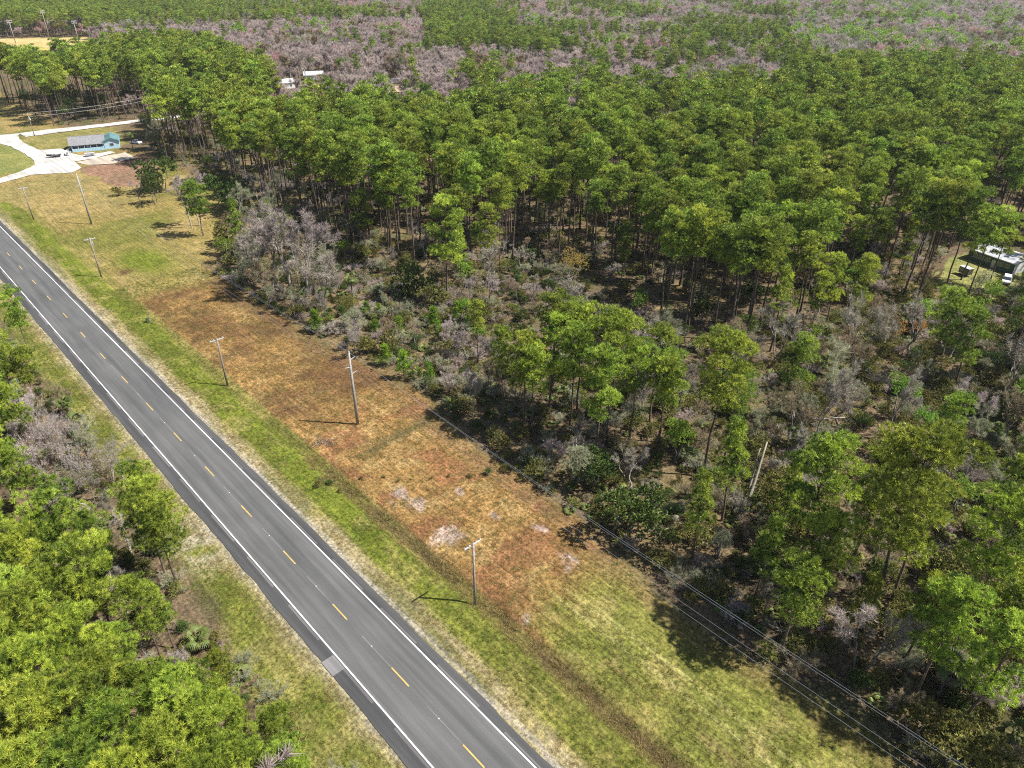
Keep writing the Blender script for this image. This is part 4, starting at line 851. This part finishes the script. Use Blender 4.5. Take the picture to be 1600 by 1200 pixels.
# ------------------------------------------------------------------ built things
def root(name, xy, label, cat, rz=0.0, group=None, z=None):
    r = empty(name, (float(xy[0]), float(xy[1]), hzw(*xy) if z is None else z), rz); return tag(r, label, cat, group)
RA = math.atan2(N[1], N[0])                 # local x across the road, local y back along it
def short_pole(base, H, label, can=False):
    r = root('utility_pole', G(*base), label, 'utility pole', RA, 'short crossarm poles along the verge')
    MB().tube([(0, 0, -.3), (0, 0, H * .5), (0, 0, H)], [.17, .15, .115], 10).build('shaft', M['pole_wood'], r, None, True)
    a = MB().box((0, .14, H - .35), (2.5, .11, .14)).build('crossarm', M['arm'], r)
    for x in (-1.15, 1.15, -.5): MB().tube([(x, .14, H - .28), (x, .14, H - .2), (x, .14, H - .06)], [.05, .07, .03], 6).build('insulator', M['porcelain'], a)
    b = MB()
    for s_ in (-1, 1): b.tube([(s_ * .75, .14, H - .4), (0, .12, H - 1.05)], .022, 4)
    b.build('brace', M['arm'], r)
    if can:
        c = MB().tube([(.3, 0, H - 1.9), (.3, 0, H - 1.85), (.3, 0, H - 1.1), (.3, 0, H - 1.05)], [.15, .2, .2, .16], 10).build('transformer', M['steel'], r)
        MB().tube([(.3, 0, H - 1.05), (.3, 0, H - .85)], [.04, .03], 6).build('bushing', M['porcelain'], c)
    else: MB().box((.16, 0, H * .83), (.22, .1, .2)).build('bracket', M['steel'], r)
    return r
short_pole((742, 939), 10.2, 'short wooden pole with pale crossarm beside the road ditch')
short_pole((355, 600), 9.6, 'short wooden pole with pale crossarm at the dry lot edge')
short_pole((158, 431), 9.8, 'short wooden pole with grey transformer can on green verge', True)
short_pole((52, 341), 9.5, 'short wooden pole with crossarm nearest the shell drive')
ARMS = [(13.55, 0.0), (12.45, 1.0), (11.1, -1.0), (9.85, 1.0)]
def tall_pole(xy, H, label):
    r = root('transmission_pole', xy, label, 'utility pole', RA, 'tall pale poles of the power line')
    MB().tube([(0, 0, -.3), (0, 0, H * .5), (0, 0, H)], [.25, .21, .15], 12).build('shaft', M['pole_pale'], r, None, True)
    MB().tube([(0, 0, H - .02), (0, 0, H + .1)], [.17, .12], 10).build('cap', M['steel'], r)
    for z, x in ARMS[1:]:
        a = MB().tube([(.1 * np.sign(x), 0, z - .25), (x * .9, 0, z - .02)], [.06, .045], 6).build('arm', M['arm'], r)
        MB().tube([(x * .9, 0, z - .05), (x, 0, z)], [.06, .04], 6).build('insulator', M['porcelain'], a)
    return r
TALL = [(89, 23.35), (226.9, 23.3)]
tall_pole(W2(np.array(TALL[0][0]), np.array(TALL[0][1])), 13.7, 'tall pale pole standing alone on the dry brown lot')
tall_pole(W2(np.array(TALL[1][0]), np.array(TALL[1][1])), 14.3, 'tall pale pole on the mown field below the shell drive')
for k, (z, x) in enumerate(ARMS):
    b = MB(); pts = []
    for u0, u1 in ((-49, 89), (89, 227), (227, 365)):
        for t in np.linspace(0, 1, 25)[(0 if u0 == -49 else 1):]:
            u = u0 + (u1 - u0) * t; p = W2(np.array(u), np.array(23.33 + x)); pts.append((p[0], p[1], z - 1.9 * 4 * t * (1 - t) * (1.0 if k else .8)))
    b.tube(pts, .016, 4, cap=False)
    tag(b.build('power_wire', M['wire']), ['topmost of four wires on the tall pale poles', 'upper wire on the wood side of the tall pale poles', 'wire on the road side of the tall pale poles', 'lowest wire on the wood side of the tall pale poles'][k], 'wire', 'wires of the power line')
# pole and wires along the side road
g1 = G(54, 212); r = root('side_road_pole', g1, 'leaning grey pole with lamp where drive meets side road', 'utility pole', 0.2)
MB().tube([(0, 0, -.2), (0, 0, 9.2)], [.16, .11], 8).build('shaft', M['pole_wood'], r, None, True)
c = MB().tube([(.3, -.1, 6.3), (.3, -.1, 7.3)], [.24, .24], 10).build('transformer', M['white_paint'], r); MB().tube([(0, 0, 8.6), (-1.0, -.6, 8.9)], .05, 5).build('lamp_arm', M['steel'], r); MB().box((-1.15, -.7, 8.86), (.5, .25, .14), .5).build('lamp_head', M['white_paint'], r)
g2 = G(235, 184); r = root('side_road_pole', g2, 'grey pole half hidden by pines at the end of side road', 'utility pole', 0.2)
MB().tube([(0, 0, -.2), (0, 0, 9.2)], [.16, .11], 8).build('shaft', M['pole_wood'], r, None, True)
for k, z in enumerate((9.0, 7.6)):
    pts = [(g1[0] + (g2[0] - g1[0]) * t, g1[1] + (g2[1] - g1[1]) * t, z - 3.2 * t * (1 - t)) for t in np.linspace(0, 1, 14)]
    tag(MB().tube(pts, .02, 4, cap=False).build('side_road_wire', M['wire']), ['upper wire over the side road near the blue house', 'lower wire over the side road near the blue house'][k], 'wire')
# ball field lights
for b, t, lb in [((24.5, 67), (14, 31), 'ball field light pole nearest the left edge'), ((78, 61), (65, 16), 'ball field light pole at the far wood edge'), ((125, 71), (115, 32), 'ball field light pole at the near right of field'), ((207, 62), (201, 29), 'ball field light pole in front of mauve leafless trees'), ((221, 54), (212, 20), 'ball field light pole furthest right, half hidden by trees')]:
    H = height_to(b, t); r = root('floodlight_pole', G(*b), lb, 'light pole', RA + .4, 'light poles round the ball field')
    MB().tube([(0, 0, -.3), (0, 0, H)], [.32, .2], 8).build('mast', M['pole_pale'], r, None, True)
    a = MB().box((0, 0, H - .4), (4.4, .22, .22)).box((0, 0, H - 1.8), (4.4, .22, .22)).build('light_frame', M['steel'], r)
    for z in (H - .1, H - 1.5):
        for x in (-1.8, -.6, .6, 1.8): MB().tube([(x, -.25, z), (x, -.7, z - .25)], [.25, .5], 8).build('floodlight', M['white_paint'], a)

def wheel(parent, x, y, r=.33, w=.22):
    t = MB().tube([(x - w / 2, y, r), (x + w / 2, y, r)], r, 12).build('wheel', M['rubber'], parent)
    MB().tube([(x - w / 2 - .01, y, r), (x + w / 2 + .01, y, r)], r * .55, 10).build('rim', M['steel'], t)
def car(xy, rz, label, paint='car_white', pickup=False, cat='car', name='parked_car', group=None):
    r = root(name, xy, label, cat, rz, group, None)
    W_ = .92; prof = [(-2.3, .35), (-2.35, .75), (-2.2, .92), (-1.2, 1.0), (1.9, 1.02), (2.3, .9), (2.35, .5), (2.25, .32)]
    b = MB(); n = len(prof); P_ = [(-W_, y, z) for y, z in prof] + [(W_, y, z) for y, z in prof]
    b.add(P_, [tuple(range(n))[::-1], tuple(range(n, 2 * n))] + [(i, (i + 1) % n, n + (i + 1) % n, n + i) for i in range(n)]); b.build('body', M[paint], r)
    y0, y1 = ((-1.15, .5) if pickup else (-1.35, 2.0))
    cb_ = MB(); q = [(y0, 1.0), (y0 + .65, 1.55), (y1 - .35, 1.58), (y1, 1.01)]; k = len(q)
    cb_.add([(-W_ * (.97 if z < 1.2 else .78), y, z) for y, z in q] + [(W_ * (.97 if z < 1.2 else .78), y, z) for y, z in q], [tuple(range(k))[::-1], tuple(range(k, 2 * k))] + [(i, (i + 1) % k, k + (i + 1) % k, k + i) for i in range(k)])
    cb = cb_.build('cabin', M['glass'], r); MB().box((0, (y0 + .65 + y1 - .35) / 2, 1.585), (1.46, y1 - y0 - 1.0, .04)).build('roof', M[paint], cb)
    for x in (-.86, .86):
        for y in (-1.45, 1.4): wheel(r, x, y)
    for x in (-.65, .65): MB().box((x, -2.32, .72), (.34, .06, .16)).build('headlight', M['porcelain'], r); MB().box((x, 2.33, .75), (.3, .05, .16)).build('tail_light', M['red'], r)
    if pickup: MB().box((0, 1.45, 1.025), (1.5, 1.5, .03)).build('bed', M['dark_metal'], r)
    return r
def gable_house(xy, rz, L_, Dp, H, rise, label, wall, roofm, name='house', over=.4, cat='house', windows=2, trim='white_paint', door=True):
    """long side on local x in front (y=0), depth on +y"""
    r = root(name, xy, label, cat, rz)
    b = MB(); e = [(0, 0), (L_, 0), (L_, Dp), (0, Dp)]
    P_ = [(x, y, -.2) for x, y in e] + [(x, y, H) for x, y in e] + [(0, Dp / 2, H + rise), (L_, Dp / 2, H + rise)]
    b.add(P_, [(0, 1, 5, 4), (2, 3, 7, 6), (1, 2, 6, 9, 5), (3, 0, 4, 8, 7)]); b.build('wall', M[wall], r)
    rf = MB(); o = over; s_ = rise / (Dp / 2); zo = H - s_ * o
    for sgn in (0, 1):
        y0, yr = (-o, Dp / 2) if sgn == 0 else (Dp + o, Dp / 2)
        A = [(-o, y0, zo), (L_ + o, y0, zo), (L_ + o, yr, H + rise), (-o, yr, H + rise)]; T2 = [(p[0], p[1], p[2] + .12) for p in A]
        rf.add(A + T2, [(0, 3, 2, 1), (4, 5, 6, 7), (0, 1, 5, 4), (1, 2, 6, 5), (3, 0, 4, 7)] if sgn == 0 else [(0, 1, 2, 3), (7, 6, 5, 4), (4, 5, 1, 0), (5, 6, 2, 1), (7, 4, 0, 3)])
    rr_ = rf.build('roof', M[roofm], r)
    MB().box((L_ / 2, Dp / 2, H + rise + .13), (L_ + 2 * o, .3, .06)).build('ridge_cap', M[roofm], rr_); MB().box((L_ / 2, -o - .03, zo + .03), (L_ + 2 * o, .05, .2)).build('fascia', M[trim], rr_)
    xs = np.linspace(0, L_, windows + 2 + (1 if door else 0))[1:-1]
    for k, x in enumerate(xs):
        if door and k == len(xs) // 2:
            d = MB().box((x, -.03, 1.0), (.95, .06, 2.0)).build('door', M[trim], r); MB().box((x + .36, -.08, 1.0), (.06, .06, .12)).build('handle', M['dark_metal'], d)
        else:
            w = MB().box((x, -.03, 1.55), (1.3, .06, 1.1)).build('window', M[trim], r)
            for sx in (-1, 1): MB().box((x + sx * .3, -.065, 1.55), (.52, .02, .92)).build('pane', M['glass'], w)
    return r
def between(a, b): d = b - a; return float(np.hypot(*d)), math.atan2(d[1], d[0])
# the blue house: main wing with a grey shingle roof, a teal roofed wing, a porch with a pale blue parapet
A0, A1 = G(113, 236), G(164, 231.5); L_, rz = between(A0, A1)
h = gable_house(A0, rz, L_, 8.5, 2.75, 1.75, 'light blue house with grey shingle roof and teal wing by shell drive', 'blue_shaded', 'shingle', 'blue_house', .7, windows=4)
pp = MB(); pp.box((L_ / 2, -1.75, .50), (L_ - .4, .16, 1.25)).box((.2, -.9, .5), (.16, 1.6, 1.25)).box((L_ - .2, -.9, .5), (.16, 1.6, 1.25)); po = pp.build('porch_parapet', M['blue_wall'], h)
MB().box((L_ / 2, -.88, .12), (L_ - .75, 1.56, .2)).build('porch_floor', M['concrete'], h)
for x in np.linspace(.3, L_ - .3, 6): MB().box((x, -1.75, 1.75), (.14, .13, 1.25)).build('porch_post', M['white_paint'], h)
prf = MB(); prf.add([(-.2, -.75, 2.62), (L_ + .2, -.75, 2.62), (L_ + .2, -2.0, 2.3), (-.2, -2.0, 2.3), (-.2, -.75, 2.70), (L_ + .2, -.75, 2.70), (L_ + .2, -2.0, 2.38), (-.2, -2.0, 2.38)], [(0, 1, 2, 3), (7, 6, 5, 4), (3, 2, 6, 7), (0, 3, 7, 4), (2, 1, 5, 6)]); prf.build('porch_roof', M['shingle'], h)
w = MB(); x0, x1 = L_ + .05, L_ + 5.4; yf, yb, Hn = -1.0, 9.5, 2.9; xm = (x0 + x1) / 2
w.add([(x0, yf, -.2), (x1, yf, -.2), (x1, yb, -.2), (x0, yb, -.2), (x0, yf, Hn), (x1, yf, Hn), (x1, yb, Hn), (x0, yb, Hn), (xm, yf, Hn + 1.1), (xm, yb, Hn + 1.1)], [(0, 1, 5, 8, 4), (1, 2, 6, 5), (2, 3, 7, 9, 6), (3, 0, 4, 7)]); w.build('wing_wall', M['blue_wall'], h)
t_ = MB()
for xe, sg in ((x0 - .55, 1), (x1 + .55, -1)):
    A = [(xe, yf - .5, Hn - .25), (xe, yb + .5, Hn - .25), (xm, yb + .5, Hn + 1.12), (xm, yf - .5, Hn + 1.12)]; t_.add(A + [(p[0], p[1], p[2] + .1) for p in A], [(0, 1, 2, 3), (7, 6, 5, 4), (0, 3, 7, 4), (1, 0, 4, 5), (2, 1, 5, 6)] if sg > 0 else [(3, 2, 1, 0), (4, 5, 6, 7), (4, 7, 3, 0), (5, 4, 0, 1), (6, 5, 1, 2)])
tr = t_.build('wing_roof', M['teal_roof'], h)
for y in np.arange(yf, yb, 1.1):
    for sg in (-1, 1): MB().tube([(xm + sg * .05, y, Hn + 1.25), (xm + sg * (xm - x0 + .5), y, Hn - .1)], .04, 4).build('roof_seam', M['teal_roof'], tr)
ww = MB().box((xm, yf - .03, 1.55), (1.6, .06, 1.1)).build('wing_window', M['white_paint'], h); MB().box((xm, yf - .07, 1.55), (1.35, .02, .9)).build('pane', M['glass'], ww)
st = MB()
for k in range(4): st.box((-.45 - k * .32, -.9, .42 - k * .13), (.32, 1.5, .14))
for k in range(4): st.box((-.45 - k * .32, -.9, .2 - k * .065), (.3, 1.4, .32 - k * .1))
so_ = st.build('porch_step', M['white_paint'], h)
for y in (-1.6, -.2): MB().tube([(-.3, y, 1.5), (-1.7, y, .95), (-1.7, y, 0)], .05, 5).build('handrail', M['white_paint'], so_)
# boats, trailers and cars
def boat(xy, rz, label, hullm, L0=4.6, name='boat', motor=True):
    r = root(name, xy, label, 'boat', rz); st_ = []; n = 7
    for k, t in enumerate(np.linspace(0, 1, n)):
        y = -L0 / 2 + L0 * t; w = .85 * (1 - max(0, (t - .55) / .45) ** 2 * .95); z = .5 + .25 * t * t; st_ += [(-w, y, z + .55), (-w * .75, y, z), (0, y, z - .12 + .1 * t), (w * .75, y, z), (w, y, z + .55)]
    F = [(k * 5 + j, k * 5 + j + 1, (k + 1) * 5 + j + 1, (k + 1) * 5 + j) for k in range(n - 1) for j in range(4)] + [(0, 4, 3, 2, 1)]
    MB().add(st_, F).build('hull', M[hullm], r); MB().box((0, -.4, .82), (1.25, 2.6, .04)).build('deck', M['white_paint'], r)
    for y in (-.9, .3): MB().box((0, y, 1.0), (1.3, .3, .06)).build('seat', M['arm'], r)
    if motor: MB().box((0, -L0 / 2 - .15, 1.15), (.34, .36, .5), 0, 0, .85).build('outboard_motor', M['dark_metal'], r)
    f = MB().box((0, .2, .36), (.1, L0 + 1.0, .1)).box((0, -.5, .36), (1.6, .1, .1)).build('trailer_frame', M['steel'], r)
    for x in (-.82, .82): wheel(r, x, -.5, .28, .18)
    return r
boat(G(84, 246), 1.9, 'dark open boat on trailer alone on the shell drive', 'dark_metal')
boat(G(106, 241), .5, 'white boat on trailer at the foot of porch steps', 'white_paint', 5.4)
car(G(213, 224), 1.2, 'white pickup parked under palms right of blue house', 'car_white', True, 'pickup', 'parked_pickup')
def trailer(xy, rz, label, L0, Wd, Hh, mat, name='trailer', cat='trailer'):
    r = root(name, xy, label, cat, rz); MB().box((0, 0, .55 + Hh / 2), (Wd, L0, Hh)).build('body', M[mat], r)
    MB().box((0, 0, .58 + Hh), (Wd + .12, L0 + .12, .07)).build('roof', M['white_metal'], r); MB().tube([(0, L0 / 2, .5), (0, L0 / 2 + 1.1, .5)], .05, 5).build('hitch', M['steel'], r)
    for x in (-Wd / 2, Wd / 2):
        wheel(r, x, -.2, .32, .2); w = MB().box((x * 1.005, L0 * .2, .55 + Hh * .62), (.05, .9, .6)).build('window', M['white_paint'], r); MB().box((x * 1.03, L0 * .2, .55 + Hh * .62), (.03, .74, .46)).build('pane', M['glass'], w)
    return r
trailer(G(141, 244), rz - 1.5, 'low grey cargo trailer in front of the blue porch', 3.2, 1.6, .7, 'steel', 'cargo_trailer')
# the white home behind the right-hand trees
B0, B1 = G(1511, 403), G(1581, 428); L_, rz2 = between(B0, B1)
hh_ = gable_house(B0, rz2, L_, 8.2, 2.8, .9, 'long white roofed trailer home behind tall pines at right', 'green_wall', 'white_metal', 'trailer_home', .35, windows=5)
MB().box((L_ + .04, 4.1, 1.3), (.08, 8.15, 2.95)).build('end_wall', M['white_paint'], hh_)
car(G(1572, 440), rz2 + .5, 'white car on the lawn in front of trailer home', 'car_white')
trailer(G(1507, 429), .4, 'small dark trailer left of the white trailer home', 2.6, 1.6, 1.5, 'car_dark', 'enclosed_trailer')
car(G(1321, 345), 1.0, 'blue and white van deep among pines above the grey thicket', 'tarp_blue', False, 'van', 'parked_van')
for (a, b), lb, Ls in [(((438, 139), (461, 137)), 'white roofed barn behind leafless trees, left of two', 6.0), (((476, 126), (506, 125)), 'white roofed barn behind a lone pine, right of two', 7.0)]:
    a, b = G(*a), G(*b); l, z_ = between(a, b); gable_house(a, z_, l, Ls, 3.2, 1.6, lb, 'white_paint', 'white_metal', 'white_barn', .4, 'barn', 2)
for (x, y, rz3), lb, kind in [((606, 131, .3), 'white truck left of the clearing above the forest edge', 'p'), ((622, 130, .2), 'white camper trailer right of the clearing above forest edge', 't'), ((781, 168, .8), 'white van in a small gap of the upper pines', 'c'), ((824, 167, .9), 'white camper left of the row of campers in upper pines', 't'), ((838, 172, .9), 'white camper right next to another in upper pines', 't'), ((889, 181, .7), 'white camper at the left of the upper pine gap', 't'), ((905, 189, .7), 'grey and white trailer in the middle of upper pine gap', 't'), ((925, 189, .4), 'dark car at the right of the upper pine gap', 'd')]:
    if kind == 't': trailer(G(x, y), rz3 + 1.2, lb, 6.5, 2.4, 2.2, 'white_paint', 'camper', 'camper')
    else: car(G(x, y), rz3 + 1.2, lb, 'car_dark' if kind == 'd' else 'car_white', kind == 'p', 'truck' if kind == 'p' else 'car')
# small things on the lot
r = root('pedestal', G(231, 502), 'dark utility pedestal box on the verge at lot corner', 'utility box', RA); MB().box((0, 0, .5), (.5, .4, 1.1), 0, 0, .94).build('body', M['plastic_green'], r); MB().box((0, 0, 1.09), (.56, .46, .1), 0, 0, .85).build('lid', M['plastic_green'], r); MB().tube([(.5, .1, -.1), (.5, .1, 1.5)], .04, 5).build('marker_post', M['deadwood'], r)
r = root('brush_pile', G(506, 692), 'heap of dead branches on the dry lot near its corner', 'brush pile'); g = np.random.default_rng(11)
for k in range(46):
    q = g.uniform(0, 6.28); a = np.array([g.normal() * .8, g.normal() * .55, g.uniform(.05, .5)]); l = g.uniform(.6, 1.7); b = a + l * np.array([math.cos(q), math.sin(q), g.uniform(-.12, .35)]); b[2] = max(b[2], .03)
    MB().tube(crookline(a, b, 4, .06, g), [.035, .03, .022, .01], 4).build('branch', M['bark'] if k % 3 else M['deadwood'], r)
def log(a, b, rad, label, name='fallen_trunk', limbs=4):
    a, b = np.array(a, float), np.array(b, float); o = a.copy(); r = empty(name, tuple(a)); tag(r, label, 'dead tree'); g = np.random.default_rng(int(abs(a[0] * 10)) + 5)
    MB().tube(crookline(a - o, b - o, 6, .05, g), np.linspace(rad, rad * .45, 6), 8).build('trunk', M['deadwood'], r, None, True)
    for k in range(limbs):
        p = (b - o) * g.uniform(.45, .95); d = unit(g.normal(size=3)) * g.uniform(.6, 1.4); d[2] = abs(d[2]) * .6; MB().tube(crookline(p, p + d, 4, .05, g), [rad * .4, rad * .3, rad * .2, .012], 5).build('limb', M['deadwood'], r)
    return r
def gz3(px_, py_, z=0.0): p = G(px_, py_, z); return (p[0], p[1], z + (hzw(p[0], p[1]) if z == 0 else 0))
log(gz3(1166, 796), gz3(1199, 690, 7.5), .26, 'thicker of two pale dead trunks leaning in the thicket', 'leaning_trunk', 2)
log(gz3(1163, 786), gz3(1188, 700, 6.5), .18, 'thinner of two pale dead trunks leaning in the thicket', 'leaning_trunk', 1)
log(gz3(1018, 836, .25), gz3(1070, 817, .6), .16, 'grey fallen branch on the ground beside dark rounded bush', 'fallen_trunk', 7)
log(gz3(1268, 655, 2.5), gz3(1320, 652, 3.0), .22, 'pale fallen trunk lying in bare thicket below lime tree', 'fallen_trunk', 2)
log(gz3(95, 778, 5.5), gz3(134, 788, 5.0), .14, 'pale bare limb arching over the left wood', 'fallen_trunk', 2)
log(gz3(60, 980, 6), gz3(130, 1020, 5), .12, 'grey dead limb lying across crowns of left wood', 'fallen_trunk', 3)
log(gz3(1200, 975, .3), gz3(1235, 990, .3), .12, 'pale dead branch on the shaded needles at wood edge', 'fallen_trunk', 7)
for k, (x, y, hgt, nm) in enumerate([(497, 760, 1.1, 'olive'), (515, 752, 1.3, 'dark'), (530, 765, .8, 'olive'), (645, 748, .9, 'lime'), (622, 752, .6, 'olive'), (702, 745, .6, 'olive'), (600, 745, .5, 'olive'), (565, 748, .6, 'olive'), (675, 747, .5, 'olive'), (762, 742, 1.6, 'dark'), (735, 745, .8, 'olive'), (790, 735, 1.4, 'olive')]):
    v = LEAFY[nm][k % 2]; r = plant('ditch_bush', v, G(x, y), hgt / v[0], cat='bush', crown_name='foliage', trunk_name='stem', wide=1.2); THINGS.pop()
    r['group'] = 'bushes along the lot ditch'; r['label'] = ['yellow-green bush in the ditch at its end by the lot', 'dark bush behind the yellow-green ditch bush', 'low olive bush right of the ditch end', 'bright green weed clump midway on the cross ditch', 'low olive bush left of the bright green weed', 'low olive weed on cross ditch left of shade', 'low olive weed on cross ditch right of its start', 'olive weed at the start of the cross ditch', 'olive weed right of the bright green weed', 'dark bush in tree shade at the cross ditch end', 'olive weed in the tree shade on cross ditch', 'olive bush right of the dark cross ditch bush'][k]
for x, y in [(470, 742), (490, 765)]: pass

# ------------------------------------------------------------------ labels of the plants: look, and where they stand among things one can find
LM = [('the blue house', 145, 225), ('the white pickup', 213, 222), ('the lone oak on the field', 234, 290), ('the lone field pine', 310, 325), ('the big mauve tree at the field', 455, 375), ('the tall field pole', 133, 310), ('the tall lot pole', 553, 605), ('the crossarm pole on the lot', 348, 563), ('the transformer pole', 150, 400), ('the crossarm pole by the ditch', 742, 890), ('the brush pile', 506, 690), ('the yellow-brown tree', 890, 405), ('the upright orange tree', 1387, 505), ('the spreading orange tree', 1435, 497), ('the round lime tree', 1400, 600), ('the trailer home', 1555, 400), ('the dark rounded bush', 985, 785), ('the leaning dead trunks', 1182, 745), ('the dead-frond palm', 1468, 1050), ('the pale road patch', 520, 1040), ('the three roadside palms', 122, 655), ('the forked pine', 1115, 600), ('the lone leaning pine', 1485, 665), ('the two domed pines', 885, 500), ('the dark evergreen on the lot', 650, 430), ('the tall lot palm', 552, 440), ('the ball field', 75, 66), ('the two white barns', 470, 130), ('the white truck clearing', 613, 129), ('the white van gap', 781, 167), ('the pair of campers', 830, 169), ('the camper gap', 906, 187), ('the blue van', 1321, 342), ('the lower right corner', 1600, 1200), ('the lower left corner', 0, 1200), ('the left edge at mid height', 0, 600), ('the right edge at mid height', 1600, 600), ('the middle of the photo', 800, 600), ('the end of the side road', 225, 188), ('the gravel drive entrance', 60, 265), ('the ditch end', 505, 755), ('the low lone palm', 707, 630), ('the first rows of the pine wall', 600, 390), ('the far right edge of the pines', 1600, 250), ('the top of the pine wall', 1090, 140), ('the middle of the pine wall', 1000, 300), ('the left end of the pine wall', 330, 230), ('the upper pine bend', 700, 230), ('the right half of pine wall', 1250, 300), ('the orange field edge', 860, 730), ('the pasture shade', 1080, 960), ('the lower bare thicket', 1300, 760), ('the right front pines', 1400, 830), ('the left wood centre', 100, 950), ('the left wood tip', 395, 1100), ('the grey scrub', 680, 540), ('the pale limb of the left wood', 115, 780), ('the shaded wood edge', 1250, 1000), ('the right front corner pines', 1560, 880), ('the grey thicket centre', 1290, 560), ('the mid thicket', 1050, 690), ('the field corner evergreen', 248, 260), ('the pines right of trailer home', 1590, 330), ('the short front pine', 1130, 730), ('the left band of pines', 200, 120), ('the upper right pines', 1430, 160)]
ORD = ['nearest', 'second nearest', 'third nearest', 'fourth nearest', 'fifth nearest', 'sixth nearest', 'seventh nearest', 'eighth nearest', 'ninth nearest', 'tenth nearest', 'eleventh nearest', 'twelfth nearest']
ONES = ['', 'first', 'second', 'third', 'fourth', 'fifth', 'sixth', 'seventh', 'eighth', 'ninth', 'tenth', 'eleventh', 'twelfth', 'thirteenth', 'fourteenth', 'fifteenth', 'sixteenth', 'seventeenth', 'eighteenth', 'nineteenth', 'twentieth']
DIRS = ['right of', 'up-right of', 'above', 'up-left of', 'left of', 'down-left of', 'below', 'down-right of']
lmxy = np.array([(a[1], a[2]) for a in LM], float); cell = {}
bpy.context.view_layer.update()
for r, kind, look, H in THINGS:
    p = proj(np.array([r.location.x, r.location.y, H * .75]))[:2]; d = p - lmxy; k = int(np.argmin((d ** 2).sum(1))); a = math.atan2(-d[k, 1], d[k, 0])
    cell.setdefault((look, kind.replace('_', ' '), k, int(round(a / (math.pi / 4))) % 8), []).append((float(np.hypot(*d[k])), r))
for (look, kind, k, s_), rows in cell.items():
    for j, (dist_, r) in enumerate(sorted(rows, key=lambda t: t[0])):
        o_ = ORD[j] if j < 12 else (ONES[j + 1] + ' nearest' if j < 20 else 'twenty-%s nearest' % (ONES[j - 19] if j < 29 else 'ninth of many, rank %d' % j))
        t = ('%s %s, %s one %s %s' % (look, kind, o_, DIRS[s_], LM[k][0])).strip()
        if len(t.split()) > 16: t = ('%s %s, %s %s %s' % (look, kind, o_, DIRS[s_], LM[k][0])).strip()
        r['label'] = t
print('objects', len(bpy.data.objects), 'things', len(THINGS), {k: sum(1 for t in THINGS if t[1] == k) for k in {t[1] for t in THINGS}}, 'masses', len(rp), len(rb_), len(AA), int(k_.sum()))
